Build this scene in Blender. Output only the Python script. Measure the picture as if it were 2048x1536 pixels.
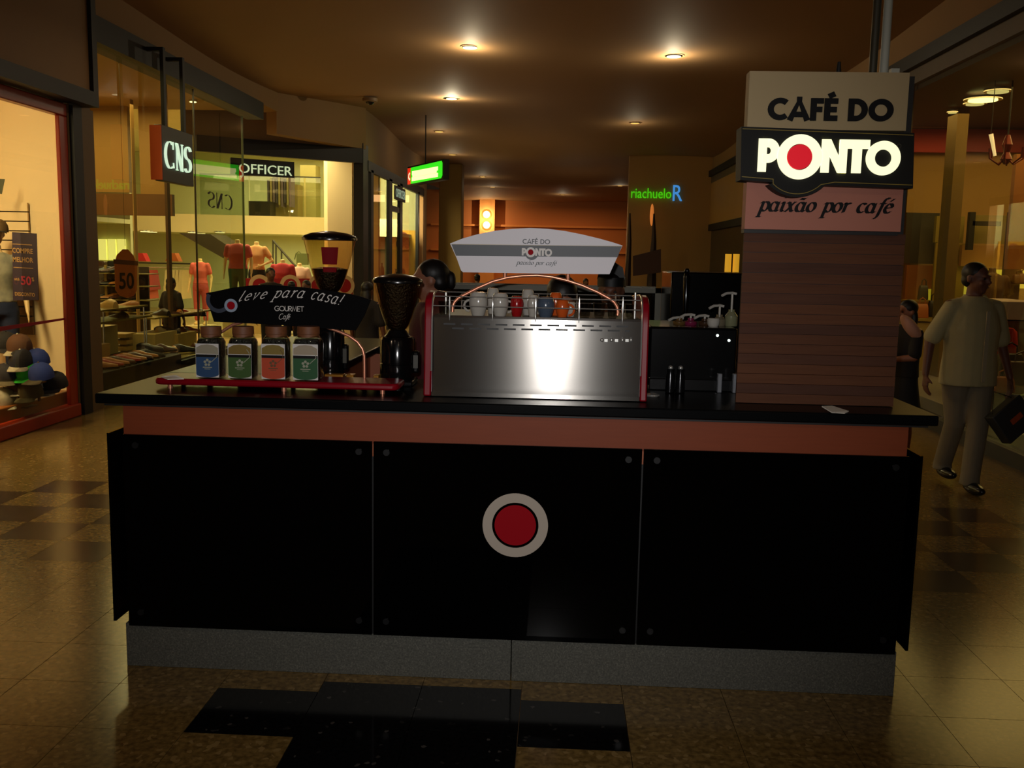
import bpy, bmesh, math, random
from mathutils import Vector, Matrix
random.seed(7)
SC = bpy.context.scene
for o in list(bpy.data.objects): bpy.data.objects.remove(o)
COL = SC.collection
R = math.radians

# ------------------------------------------------------------------ camera
F = 1900.0; PITCH = R(7.6); YAW = R(2.65); ROLL = .0197; EYE = 1.65
def cam_axes():
    cy, sy, cp, sp = math.cos(YAW), math.sin(YAW), math.cos(PITCH), math.sin(PITCH)
    fw = Vector((-sy*cp, cy*cp, -sp)); r0 = Vector((cy, sy, 0)); d0 = fw.cross(r0)
    c, s = math.cos(ROLL), math.sin(ROLL)
    return fw, r0*c - d0*s, r0*s + d0*c
FW, RT, DN = cam_axes()
camd = bpy.data.cameras.new('camera'); cam = bpy.data.objects.new('camera', camd); COL.objects.link(cam)
camd.sensor_width = 36; camd.lens = F/2048*36; camd.clip_start = .05; camd.clip_end = 200
m = Matrix((RT, -DN, -FW)).transposed().to_4x4(); m.translation = (0, 0, EYE); cam.matrix_world = m
SC.camera = cam
def P(px, py, X=None, Y=None, Z=None):
    """world point seen at a photo pixel on the plane X=, Y= or Z="""
    v = FW*F + RT*(px-1024) + DN*(py-768)
    t = X/v.x if X is not None else (Y/v.y if Y is not None else (Z-EYE)/v.z)
    return Vector((0, 0, EYE)) + v*t

# ------------------------------------------------------------------ world, view, main lights
W = bpy.data.worlds.new('world'); SC.world = W; W.use_nodes = True
W.node_tree.nodes['Background'].inputs[0].default_value = (1, .62, .34, 1)
W.node_tree.nodes['Background'].inputs[1].default_value = .012
SC.view_settings.view_transform = 'Standard'; SC.view_settings.look = 'None'
SC.view_settings.gamma = 1; SC.view_settings.use_curve_mapping = False
SC.view_settings.exposure = 0.0
SC.cycles.use_denoising = True; SC.cycles.sample_clamp_indirect = 3.0
SC.cycles.max_bounces = 8; SC.cycles.transparent_max_bounces = 24
SC.cycles.caustics_reflective = False; SC.cycles.caustics_refractive = False

def area(name, loc, size, power, col, rot=(0, 0, 0), sy=None, spread=180):
    l = bpy.data.lights.new(name, 'AREA'); l.energy = power; l.color = col; l.size = size
    if sy: l.shape = 'RECTANGLE'; l.size_y = sy
    l.spread = R(spread)
    o = bpy.data.objects.new(name, l); COL.objects.link(o); o.location = loc; o.rotation_euler = rot
    return o
def point(name, loc, power, col, rad=0.0):
    l = bpy.data.lights.new(name, 'POINT'); l.energy = power; l.color = col; l.shadow_soft_size = rad
    o = bpy.data.objects.new(name, l); COL.objects.link(o); o.location = loc; return o
WARM = (1, .66, .33); WARM2 = (1, .74, .42)
# the camera's own flash
fl = bpy.data.lights.new('camera_flash', 'SPOT'); fl.energy = 190; fl.color = (1, .97, .95); fl.shadow_soft_size = .012
fl.spot_size = R(74); fl.spot_blend = 1.0
flo = bpy.data.objects.new('camera_flash', fl); COL.objects.link(flo); flo.location = (-.03, 0.02, EYE+.06)
flo.rotation_euler = (Vector((-.25, 3.6, 1.28)) - flo.location).to_track_quat('-Z', 'Y').to_euler()
# shop interiors
area('cap_shop_light', (-4.98, 6.9, 2.95), .3, 165, (1, .74, .43), rot=(R(32), 0, 0), sy=1.6)
area('shoe_shop_light', (-7.2, 12.8, 3.85), 2.5, 110, (1, .70, .27), sy=4.0)
area('shoe_window_fill', (-5.1, 11.8, 3.7), .3, 34, (1, .78, .36), sy=3.0)  # fill lamp added to brighten the display behind the glass
area('shoe_shop_rear_light', (-8.2, 15.2, 1.98), 1.6, 26, (1, .90, .45), sy=1.4)
area('clothes_shop_light', (-6.5, 19.6, 3.75), 3.6, 330, (1, .80, .40), sy=3.0)
area('clothes_shop_rear_light', (-7.0, 24.6, 2.04), 4.5, 130, (.98, .95, .55), sy=2.0)
area('clothes_shop_upper_light', (-7.0, 25.0, 4.25), 4.5, 170, (1, .82, .42), sy=2.0)
area('clothes_shop_side_light', (-5.9, 21.6, 3.9), 1.0, 70, (1, .80, .38), sy=4.5)
area('bag_shop_light', (5.6, 11.3, 3.5), 2.6, 80, (1, .62, .20), sy=4.0)
area('bag_shop_rear_light', (6.9, 12.5, 2.0), .5, 16, (1, .80, .25), sy=2.0)
# corridor
AMB = (1, .73, .48)
for i_, (x_, y_, p_) in enumerate(((-1.5, -1.5, 10), (1.5, -3.5, 8), (-2.6, 9.5, 12), (-1.0, 24, 14), (.8, 32, 14))):
    area('corridor_fill', (x_, y_, 4.1), .22, p_, AMB, spread=160)  # small lamps added for ambient light, apart from the ceiling fixtures
for x_, y_, z_, p_ in ((-1.6, 6.5, 2.0, 7), (1.8, 7.5, 2.0, 6), (-2.6, .8, 2.8, 12), (2.4, .8, 2.8, 8), (-3.2, 26, 2.6, 8), (-1.8, 14, 2.2, 11), (-.8, 22, 2.4, 12), (.5, 30, 2.4, 14)):
    point('passage_fill', (x_, y_, z_), p_*.82, AMB)  # unseen points added as fill, in place of bounced light
area('corridor_fill_far', (-1, 40.5, 4.0), 6, 190, (1, .52, .20), sy=5)  # broad fill added over the far end, no fixture there

# ------------------------------------------------------------------ materials
def lin(c): return tuple(((v/255)/12.92 if v/255 <= .04045 else ((v/255+.055)/1.055)**2.4) for v in c[:3]) + (1,)
def setn(p, **k):
    for a, b in k.items():
        a = a.replace('_', ' ')
        if a in p.inputs: p.inputs[a].default_value = b
def mat(name, col, rough=.5, metal=0, spec=.5, var=.12, scale=9, bump=0, col2=None, emit=None, es=0, stretch=None, coat=0):
    m = bpy.data.materials.new(name); m.use_nodes = True; nt = m.node_tree; p = nt.nodes['Principled BSDF']
    c = lin(col); c2 = lin(col2) if col2 else tuple(v*(1-var) for v in c[:3])+(1,)
    tc = nt.nodes.new('ShaderNodeTexCoord'); mp = nt.nodes.new('ShaderNodeMapping'); no = nt.nodes.new('ShaderNodeTexNoise')
    if stretch: mp.inputs['Scale'].default_value = stretch
    no.inputs['Scale'].default_value = scale; no.inputs['Detail'].default_value = 4
    mx = nt.nodes.new('ShaderNodeMix'); mx.data_type = 'RGBA'
    nt.links.new(tc.outputs['Object'], mp.inputs['Vector']); nt.links.new(mp.outputs['Vector'], no.inputs['Vector'])
    nt.links.new(no.outputs['Fac'], mx.inputs[0]); mx.inputs[6].default_value = c; mx.inputs[7].default_value = c2
    nt.links.new(mx.outputs[2], p.inputs['Base Color'])
    setn(p, Roughness=rough, Metallic=metal, Specular_IOR_Level=spec, Coat_Weight=coat)
    if emit: p.inputs['Emission Color'].default_value = lin(emit); p.inputs['Emission Strength'].default_value = es
    if bump:
        b = nt.nodes.new('ShaderNodeBump'); b.inputs['Strength'].default_value = bump; b.inputs['Distance'].default_value = .01
        nt.links.new(no.outputs['Fac'], b.inputs['Height']); nt.links.new(b.outputs['Normal'], p.inputs['Normal'])
    return m
def glass_mat(name, tint=(255, 255, 255), rough=0.0, boost=1.0, trans=1.0, ior=1.5):
    m = bpy.data.materials.new(name); m.use_nodes = True; nt = m.node_tree; nt.nodes.clear()
    out = nt.nodes.new('ShaderNodeOutputMaterial'); t = nt.nodes.new('ShaderNodeBsdfTransparent'); g = nt.nodes.new('ShaderNodeBsdfGlossy')
    mx = nt.nodes.new('ShaderNodeMixShader'); fr = nt.nodes.new('ShaderNodeFresnel'); mu = nt.nodes.new('ShaderNodeMath')
    fr.inputs[0].default_value = ior; mu.operation = 'MULTIPLY'; mu.inputs[1].default_value = boost; mu.use_clamp = True
    c = lin(tint); t.inputs[0].default_value = tuple(v*trans for v in c[:3])+(1,); g.inputs['Roughness'].default_value = rough
    g.inputs['Color'].default_value = (1, 1, 1, 1)
    ge = nt.nodes.new('ShaderNodeNewGeometry'); sb = nt.nodes.new('ShaderNodeMath'); sb.operation = 'SUBTRACT'; sb.inputs[0].default_value = 1
    m2 = nt.nodes.new('ShaderNodeMath'); m2.operation = 'MULTIPLY'      # the sheet reflects at the face it is met on, not again from within
    nt.links.new(ge.outputs['Backfacing'], sb.inputs[1]); nt.links.new(fr.outputs[0], mu.inputs[0])
    nt.links.new(mu.outputs[0], m2.inputs[0]); nt.links.new(sb.outputs[0], m2.inputs[1]); nt.links.new(m2.outputs[0], mx.inputs[0])
    nt.links.new(t.outputs[0], mx.inputs[1]); nt.links.new(g.outputs[0], mx.inputs[2]); nt.links.new(mx.outputs[0], out.inputs[0])
    return m
def speckle(name, base, dark, light, scale=60, rough=.12, amount=.5, vscale=38):
    m = bpy.data.materials.new(name); m.use_nodes = True; nt = m.node_tree; p = nt.nodes['Principled BSDF']
    tc = nt.nodes.new('ShaderNodeTexCoord'); no = nt.nodes.new('ShaderNodeTexNoise'); vo = nt.nodes.new('ShaderNodeTexVoronoi')
    vo.inputs['Scale'].default_value = vscale; no.inputs['Scale'].default_value = scale; no.inputs['Detail'].default_value = 6
    ge = nt.nodes.new('ShaderNodeNewGeometry')
    nt.links.new(ge.outputs['Position'], vo.inputs['Vector']); nt.links.new(ge.outputs['Position'], no.inputs['Vector'])
    r1 = nt.nodes.new('ShaderNodeValToRGB'); r1.color_ramp.elements[0].position = .36; r1.color_ramp.elements[1].position = .62
    r1.color_ramp.elements[0].color = lin(dark); r1.color_ramp.elements[1].color = lin(base)
    nt.links.new(no.outputs['Fac'], r1.inputs[0])
    sep = nt.nodes.new('ShaderNodeSeparateColor'); nt.links.new(vo.outputs['Color'], sep.inputs[0])
    r2 = nt.nodes.new('ShaderNodeValToRGB'); r2.color_ramp.elements[0].position = 1-amount*.25; r2.color_ramp.elements[1].position = min(1, 1-amount*.25+.02)
    r2.color_ramp.elements[0].color = (0, 0, 0, 1); r2.color_ramp.elements[1].color = (1, 1, 1, 1)
    nt.links.new(sep.outputs[0], r2.inputs[0])
    mx = nt.nodes.new('ShaderNodeMix'); mx.data_type = 'RGBA'
    nt.links.new(r2.outputs[0], mx.inputs[0]); nt.links.new(r1.outputs[0], mx.inputs[6]); mx.inputs[7].default_value = lin(light)
    nt.links.new(mx.outputs[2], p.inputs['Base Color']); setn(p, Roughness=rough, Specular_IOR_Level=.5)
    return m
M = {}
M['terrazzo'] = speckle('terrazzo_tile', (130, 104, 56), (94, 73, 36), (142, 116, 70), rough=.19, scale=42, amount=.35, vscale=60)
M['terrazzo_dark'] = speckle('terrazzo_brown_tile', (74, 52, 32), (52, 38, 26), (86, 64, 40), rough=.19, scale=42, amount=.3, vscale=60)
M['granite_black'] = speckle('black_granite_tile', (16, 15, 15), (9, 9, 9), (70, 66, 62), rough=.10, amount=.06, vscale=70)
M['grout'] = mat('grout', (96, 72, 42), .7)
M['plinth'] = speckle('grey_granite', (88, 88, 80), (66, 66, 60), (100, 99, 90), scale=140, rough=.55, amount=.5, vscale=260)
M['ceiling'] = mat('ceiling_plaster', (150, 116, 78), .7, var=.08, scale=2)
M['bulkhead'] = mat('bulkhead_plaster', (150, 118, 78), .8, var=.1, scale=2)
M['black'] = mat('black_paint', (14, 13, 13), .55)
M['black_gloss'] = mat('black_gloss_panel', (3, 3, 3), .03, spec=.14)
M['black_stone'] = mat('black_polished_stone', (11, 12, 13), .28, spec=.08)
M['black_plastic'] = mat('black_plastic', (10, 10, 11), .22)
M['wood_band'] = mat('orange_beech_laminate', (132, 62, 33), .5, spec=.25, col2=(118, 54, 28), scale=6, stretch=(1, 1, 22))
M['plank'] = [mat('walnut_plank', c, .6, spec=.12, col2=d, scale=5, stretch=(1, 1, 16)) for c, d in
              (((98, 62, 42), (74, 44, 30)), ((90, 58, 42), (70, 43, 32)), ((102, 64, 42), (80, 48, 32)), ((86, 55, 42), (64, 41, 31)))]
M['pink_panel'] = mat('rose_laminate', (176, 110, 90), .6, var=.06)
M['beige_panel'] = mat('beige_panel', (176, 154, 112), .6, var=.06)
M['gold'] = mat('gold_line', (140, 118, 40), .4)
M['lit_letter'] = mat('lit_letter', (250, 248, 215), .4, emit=(255, 252, 205), es=.95)
M['lit_red'] = mat('lit_red_disc', (200, 16, 34), .4, emit=(200, 14, 32), es=.75)
M['ink'] = mat('dark_ink', (12, 11, 13), .6, spec=.2)
M['grey_ink'] = mat('slate_grey_print', (62, 66, 72), .5)
M['white_print'] = mat('white_print', (205, 200, 195), .5, var=.04)
M['ring_white'] = mat('ring_white', (172, 161, 148), .6, spec=.15, var=.04)
M['disc_red'] = mat('disc_red', (150, 8, 22), .6, spec=.08, var=.04)
M['banner_white'] = mat('white_panel', (212, 208, 214), .5, var=.03)
M['copper'] = mat('copper_tube', (236, 160, 128), .34, metal=.75, var=.05)
M['chrome'] = mat('chrome', (225, 225, 220), .22, metal=.8, var=.03)
M['red_lacquer'] = mat('red_lacquer', (128, 4, 22), .3, spec=.3, var=.1)
M['glass'] = glass_mat('shop_glass', (242, 246, 236), boost=1.0, trans=.97)
M['glass_plain'] = glass_mat('display_glass', (235, 240, 235))
M['hopper_glass'] = glass_mat('smoked_amber_hopper', (228, 212, 180), boost=1.3)
M['jar_glass'] = glass_mat('jar_glass', (215, 220, 215), boost=1.2, rough=.03)
M['cup_glass'] = glass_mat('cup_glass', (215, 215, 210), boost=1.5, rough=.04)
M['beans'] = mat('roasted_beans', (26, 14, 8), .35, scale=120, bump=.8, col2=(8, 5, 3))
M['cork'] = mat('cork', (128, 76, 38), .6, scale=60, col2=(96, 54, 28))
M['china'] = mat('white_china', (170, 165, 156), .18, var=.04)
M['china_red'] = mat('red_china', (150, 20, 22), .2)
M['china_blue'] = mat('slate_blue_china', (70, 82, 98), .2)
M['china_orange'] = mat('orange_china', (200, 84, 30), .2)
M['paper'] = mat('paper', (235, 228, 212), .7, var=.03)
M['grey_metal'] = mat('grey_metal', (66, 63, 50), .45, metal=.4)
M['galv'] = mat('painted_pipe', (176, 178, 164), .4)
# brushed steel: anisotropic, the grain runs sideways so highlights smear upwards
def steel():
    m = mat('brushed_steel', (150, 147, 142), .27, metal=1, var=.06, scale=3, stretch=(1, 1, 90))
    nt = m.node_tree; p = nt.nodes['Principled BSDF']
    p.inputs['Anisotropic'].default_value = 1.0
    tg = nt.nodes.new('ShaderNodeCombineXYZ'); tg.inputs[2].default_value = 1.0
    nt.links.new(tg.outputs[0], p.inputs['Tangent']); p.inputs['Anisotropic Rotation'].default_value = 0.0
    return m
M['steel'] = steel()
M['skin'] = mat('skin', (150, 98, 74), .5, var=.1)
M['skin_dark'] = mat('brown_skin', (112, 70, 52), .5, var=.1)
M['hair'] = mat('black_hair', (14, 10, 9), .5, scale=60)
M['mannequin'] = mat('mannequin_cream', (226, 190, 130), .4, var=.05)
M['orange_frame'] = mat('orange_red_frame', (150, 44, 14), .35, var=.15)
M['cream_wall'] = mat('cream_wall', (228, 200, 150), .7, var=.05, scale=1.5)
M['ochre_wall'] = mat('ochre_wall', (176, 136, 70), .6, var=.1, scale=1.5)
M['ochre_dark'] = mat('brown_column', (96, 66, 32), .6)
M['pale_wall'] = mat('pale_green_wall', (206, 206, 160), .7, var=.05, scale=1.5)
M['white_wall'] = mat('shop_white_wall', (226, 208, 160), .7, var=.04, scale=1.5)
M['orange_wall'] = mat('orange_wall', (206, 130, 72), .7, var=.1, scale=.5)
M['olive'] = mat('olive_column', (110, 86, 34), .7)
M['red_wall'] = mat('dark_red_soffit', (58, 5, 9), .6)

# ------------------------------------------------------------------ mesh builder
class MB:
    def __init__(s): s.v = []; s.f = []; s.T = None
    def add(s, vs, fs):
        b = len(s.v)
        s.v += [tuple(s.T @ Vector(q)) if s.T is not None else tuple(q) for q in vs]
        s.f += [tuple(b+i for i in f) for f in fs]; return s
    def box(s, x0, x1, y0, y1, z0, z1):
        return s.add([(x0,y0,z0),(x1,y0,z0),(x1,y1,z0),(x0,y1,z0),(x0,y0,z1),(x1,y0,z1),(x1,y1,z1),(x0,y1,z1)],
                     [(0,3,2,1),(4,5,6,7),(0,1,5,4),(1,2,6,5),(2,3,7,6),(3,0,4,7)])
    def cbox(s, c, sx, sy, sz): return s.box(c[0]-sx/2, c[0]+sx/2, c[1]-sy/2, c[1]+sy/2, c[2]-sz/2, c[2]+sz/2)
    def rings(s, rs, cap=True, closed=True):
        n = len(rs[0]); vs = [q for r in rs for q in r]; fs = []
        for i in range(len(rs)-1):
            for j in range(n if closed else n-1):
                k = (j+1) % n; fs.append((i*n+j, i*n+k, (i+1)*n+k, (i+1)*n+j))
        if cap: fs += [tuple(range(n-1, -1, -1)), tuple((len(rs)-1)*n+i for i in range(n))]
        return s.add(vs, fs)
    def lathe(s, c, prof, n=24, sx=1, sy=1):
        return s.rings([[(c[0]+r*sx*math.cos(2*math.pi*i/n), c[1]+r*sy*math.sin(2*math.pi*i/n), c[2]+z) for i in range(n)] for r, z in prof])
    def tube(s, path, r, n=10, rr=None):
        P_ = [Vector(p) for p in path]; out = []; up = None
        for i, p in enumerate(P_):
            t = (P_[min(i+1, len(P_)-1)] - P_[max(i-1, 0)]).normalized()
            if up is None: up = Vector((0, 0, 1)) if abs(t.z) < .9 else Vector((0, 1, 0))
            a = t.cross(up).normalized(); up = a.cross(t).normalized(); q = rr[i] if rr else r
            out.append([tuple(p + a*q*math.cos(2*math.pi*k/n) + up*q*math.sin(2*math.pi*k/n)) for k in range(n)])
        return s.rings(out)
    def cyl(s, p0, p1, r0, r1=None, n=16): return s.tube([p0, p1], r0, n, rr=[r0, r1 if r1 is not None else r0])
    def ball(s, c, rx, ry=None, rz=None, n=16, m=10):
        ry = ry or rx; rz = rz or rx
        return s.rings([[(c[0]+rx*math.sin(a)*math.cos(2*math.pi*i/n), c[1]+ry*math.sin(a)*math.sin(2*math.pi*i/n), c[2]-rz*math.cos(a)) for i in range(n)]
                        for a in [math.pi*(.02+.96*j/m) for j in range(m+1)]])
    def prism(s, pts, o, u, v, n, d):
        """closed 2-D outline on the plane o,u,v given thickness d along n"""
        o, u, v, n = map(Vector, (o, u, v, n)); k = len(pts)
        a = [tuple(o+u*x+v*y) for x, y in pts]; b = [tuple(o+u*x+v*y+n*d) for x, y in pts]
        return s.add(a+b, [tuple(range(k)), tuple(range(2*k-1, k-1, -1))]+[(i, (i+1) % k, k+(i+1) % k, k+i) for i in range(k)])
    def quadp(s, q, d):
        """four world points made into a slab of thickness d (Vector)"""
        q = [Vector(p) for p in q]; d = Vector(d)
        return s.add([tuple(p) for p in q]+[tuple(p+d) for p in q], [(0,1,2,3),(7,6,5,4),(0,4,5,1),(1,5,6,2),(2,6,7,3),(3,7,4,0)])
    def mesh(s, name, mt, smooth=30, origin=None):
        me = bpy.data.meshes.new(name); o = Vector(origin or (0, 0, 0))
        me.from_pydata([tuple(Vector(p)-o) for p in s.v], [], s.f)
        bm = bmesh.new(); bm.from_mesh(me); bmesh.ops.recalc_face_normals(bm, faces=bm.faces); bm.to_mesh(me); bm.free()
        if smooth:
            me.polygons.foreach_set('use_smooth', [True]*len(me.polygons)); me.set_sharp_from_angle(angle=R(smooth))
        if mt: me.materials.append(mt)
        return me
    def build(s, name, mt, parent=None, smooth=30, origin=None, bevel=0):
        og = Vector((0, 0, 0)); q = parent
        while q is not None: og += q.location; q = q.parent
        if origin is not None: og = Vector(origin)
        o = bpy.data.objects.new(name, s.mesh(name, mt, smooth, og)); COL.objects.link(o)
        if parent is not None: o.parent = parent
        else: o.location = og
        if bevel:
            b = o.modifiers.new('edge', 'BEVEL'); b.width = bevel; b.segments = 2; b.limit_method = 'ANGLE'
        return o
def tag(o, label=None, cat=None, group=None, kind=None):
    for k, v in (('label', label), ('category', cat), ('group', group), ('kind', kind)):
        if v: o[k] = v
    return o
def thing(name, label, cat, loc=(0, 0, 0), group=None):
    o = bpy.data.objects.new(name, None); o.empty_display_size = .05; COL.objects.link(o); o.location = loc
    return tag(o, label, cat, group)
def struct(name, mb, mt, label=None, **k):
    o = mb.build(name, mt, **k); tag(o, label, None, None, 'structure'); return o
def solo(name, mb, mt, label, cat, group=None, origin=None, **k):
    o = mb.build(name, mt, origin=origin, **k); return tag(o, label, cat, group)
def dup(root, loc=None, rz=None, label=None, group=None, scale=None, swap=None):
    def cp(o, par):
        c = o.copy(); COL.objects.link(c); c.parent = par
        if swap and c.type == 'MESH' and c.data.materials and c.data.materials[0] in swap:
            key = (c.data.name, swap[c.data.materials[0]].name)
            c.data = c.data.copy(); c.data.materials[0] = swap[c.data.materials[0]] if c.data.materials[0] in swap else c.data.materials[0]
        for ch in o.children: cp(ch, c)
        return c
    kids = list(root.children); c = cp(root, None)
    if loc is not None: c.location = loc
    if rz is not None: c.rotation_euler.z = rz
    if scale: c.scale = (scale,)*3 if not hasattr(scale, '__len__') else scale
    if label: c['label'] = label
    if group: c['group'] = group
    return c
# ------------------------------------------------------------------ lettering made of strokes
def arc(cx, cy, rx, ry, a0, a1, n=18):
    return [(cx+rx*math.cos(R(a0+(a1-a0)*i/n)), cy+ry*math.sin(R(a0+(a1-a0)*i/n))) for i in range(n+1)]
def caps(w):
    h = w/2; t = 1-h
    return {
     'C': (.80, [arc(.5, .5, .5-h, .5-h, 48, 312)]), 'A': (.86, [[(h*.6, 0), (.43, 1-h*1.0), (.86-h*.6, 0)], [(.43-h*.85, 1-h*.55), (.43+h*.85, 1-h*.55)], [(.2, .27), (.66, .27)]]),
     'F': (.52, [[(h, 0), (h, 1)], [(h, t), (.52, t)], [(h, .5), (.47, .5)]]), 'E': (.54, [[(h, 0), (h, 1)], [(h, t), (.54, t)], [(h, .5), (.5, .5)], [(h, h), (.54, h)]]),
     'É': (.54, [[(h, 0), (h, 1)], [(h, t), (.54, t)], [(h, .5), (.5, .5)], [(h, h), (.54, h)], [(.16, 1.08), (.40, 1.2)]]),
     'D': (.78, [[(h, 0), (h, 1)], [(h, t), (.30, t)], arc(.30, .5, .48-h, .5-h, 90, -90), [(h, h), (.30, h)]]),
     'O': (1.0, [arc(.5, .5, .5-h, .5-h, 0, 360, 32)]), 'P': (.6, [[(h, 0), (h, 1)], [(h, t), (.28, t)], arc(.28, .69, .32-h, .31-h, 90, -90), [(h, .38+h), (.28, .38+h)]]),
     'N': (.80, [[(h, 0), (h, 1)], [(h, .96), (.80-h, .04)], [(.80-h, 0), (.80-h, 1)]]), 'T': (.7, [[(0, t), (.7, t)], [(.35, 0), (.35, 1)]]),
     'G': (.9, [arc(.5, .5, .5-h, .5-h, 45, 345)+[(.95-h, .45), (.55, .45)]]), 'U': (.7, [[(h, 1), (h, .35)]+arc(.35, .35, .35-h, .35-h, 180, 360)+[(.7-h, 1)]]),
     'R': (.6, [[(h, 0), (h, 1)], [(h, t), (.28, t)]+arc(.28, .72, .32-h, .28-h, 90, -90)+[(h, .44+h)], [(.25, .46), (.58, 0)]]),
     'M': (.95, [[(h, 0), (.2, 1), (.475, .1), (.75, 1), (.95-h, 0)]]), 'S': (.6, [arc(.3, .74, .24, .24-h*.2, 30, 270, 12)+arc(.3, .26, .26, .24-h*.2, 90, -150, 12)]),
     ' ': (.36, [])}
A_ = [arc(.33, .5, .3, .5, 40, 320)]
LOW = {
 'p': (.72, [[(-.02, .86), (.08, 1), (.15, .9), (.12, -.6)], [(-.06, -.6), (.3, -.6)], arc(.4, .5, .29, .5, 150, -140)]),
 'a': (.86, A_+[[(.63, 1), (.61, .15), (.68, 0), (.82, .14)]]), 'ã': (.86, A_+[[(.63, 1), (.61, .15), (.68, 0), (.82, .14)], [(.14, 1.28), (.26, 1.42), (.42, 1.3), (.56, 1.44)]]),
 'i': (.36, [[(-.02, .85), (.08, 1), (.14, .9), (.12, .14), (.2, 0), (.32, .12)], [(.1, 1.42), (.2, 1.5)]]),
 'x': (.74, [[(-.02, .86), (.1, 1), (.18, .9), (.48, .1), (.56, 0), (.68, .12)], [(.66, .95), (.56, 1), (.08, 0), (-.02, .06)]]),
 'o': (.72, [arc(.33, .5, .31, .5, 0, 360, 24)]), 'r': (.56, [[(-.02, .86), (.08, 1), (.15, .9), (.13, 0)], [(.14, .6), (.3, .95), (.42, 1), (.5, .9)]]),
 'c': (.62, [arc(.34, .5, .31, .5, 45, 315)]), 'f': (.5, [[(.7, 1.5), (.58, 1.6), (.42, 1.5), (.32, 1.1), (.2, -.3), (.1, -.54), (-.06, -.6)], [(.06, 1), (.56, 1)]]),
 'e': (.66, [[(.05, .5), (.56, .6)]+arc(.33, .55, .27, .45, 10, 180, 10)+arc(.33, .5, .3, .5, 180, 320, 10)]),
 'é': (.66, [[(.05, .5), (.56, .6)]+arc(.33, .55, .27, .45, 10, 180, 10)+arc(.33, .5, .3, .5, 180, 320, 10), [(.3, 1.25), (.5, 1.5)]]),
 'l': (.4, [[(.12, 1.6), (.08, .2), (.18, 0), (.36, .16)]]), 'v': (.66, [[(-.02, .9), (.08, 1), (.24, 0), (.5, .8), (.46, 1), (.6, .95)]]),
 's': (.56, [arc(.3, .75, .22, .24, 20, 250, 10)+arc(.24, .25, .24, .25, 80, -150, 10)]), '!': (.3, [[(.14, 1.5), (.1, .4)], [(.08, .12), (.12, 0)]]), ' ': (.5, [])}
def strokes(text, font, gap=.1):
    x = 0; out = []
    for ch in text:
        w, ls = font[ch]; out += [[(px+x, py) for px, py in l] for l in ls]; x += w+gap
    return out, x-gap
def ribbon(mb, pts, put, w=None, nib=None, t=.002):
    """a stroke as a chain of little slabs; nib = fixed pen vector, w = constant width"""
    n = len(pts); L = []; Rr = []
    closed = (Vector(pts[0])-Vector(pts[-1])).length < 1e-4
    for i, p in enumerate(pts):
        p = Vector(p)
        if nib: o = Vector(nib)/2
        else:
            a = Vector(pts[i-1]) if i else (Vector(pts[-2]) if closed else None)
            b = Vector(pts[i+1]) if i < n-1 else (Vector(pts[1]) if closed else None)
            d1 = (p-a).normalized() if a is not None else None; d2 = (b-p).normalized() if b is not None else None
            if d1 is None: d1 = d2
            if d2 is None: d2 = d1
            d = (d1+d2); d = d.normalized() if d.length > 1e-3 else d1
            o = Vector((-d.y, d.x))*(w/2)/max(.7, abs(d.dot(d1)))
        L.append(p+o); Rr.append(p-o)
    mb.k = getattr(mb, 'k', 0)+1; t = t*(1+.035*(mb.k % 12))              # every stroke a hair prouder than the last, so none lie in one plane
    vs = [put(*c, 0) for c in L]+[put(*c, 0) for c in Rr]+[put(*c, t) for c in L]+[put(*c, t) for c in Rr]; fs = []
    for i in range(n-1): fs += [(i, i+1, n+i+1, n+i), (2*n+i, 3*n+i, 3*n+i+1, 2*n+i+1), (i, 2*n+i, 2*n+i+1, i+1), (n+i, n+i+1, 3*n+i+1, 3*n+i)]
    fs += [(0, n, 3*n, 2*n), (n-1, 3*n-1, 4*n-1, 2*n-1)]
    mb.add(vs, fs)
def plane_put(o, u, v, nrm, sx=1, sy=1, shear=0):
    o, u, v, nrm = map(Vector, (o, u, v, nrm))
    return lambda x, y, z: tuple(o+u*((x+shear*y)*sx)+v*(y*sy)+nrm*z)
def write(text, font, put, parent, name, mt, w=None, nib=None, gap=.1, t=.002, base=None):
    mb = MB(); ls, W_ = strokes(text, font, gap)
    pf = put if base is None else (lambda x, y, z: put(x, y+base(x/W_), z))
    for l in ls:
        ribbon(mb, l, pf, w, nib, t)
        if nib: ribbon(mb, l, pf, Vector(nib).length*.42, None, t)
    return mb.build(name, mt, parent, smooth=0)
def font_text(body, put, width, height, parent, name, mt, t=.003, bold=0.0, space=1.0):
    cu = bpy.data.curves.new(name, 'FONT'); cu.body = body; cu.size = 1; cu.extrude = .5; cu.offset = bold; cu.space_character = space; cu.resolution_u = 3
    tmp = bpy.data.objects.new('tmp', cu); COL.objects.link(tmp)
    dg = bpy.context.evaluated_depsgraph_get(); me = bpy.data.meshes.new_from_object(tmp.evaluated_get(dg)); bpy.data.objects.remove(tmp)
    xs = [v.co.x for v in me.vertices]; ys = [v.co.y for v in me.vertices]; x0, x1, y0, y1 = min(xs), max(xs), min(ys), max(ys)
    og = Vector((0, 0, 0)); q = parent
    while q is not None: og += q.location; q = q.parent
    for v in me.vertices:
        v.co = Vector(put((v.co.x-x0)/(x1-x0)*width, (v.co.y-y0)/(y1-y0)*height, t if v.co.z > 0 else 0)) - og
    me.materials.clear(); me.materials.append(mt); me.name = name
    o = bpy.data.objects.new(name, me); COL.objects.link(o); o.parent = parent
    return o
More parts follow.
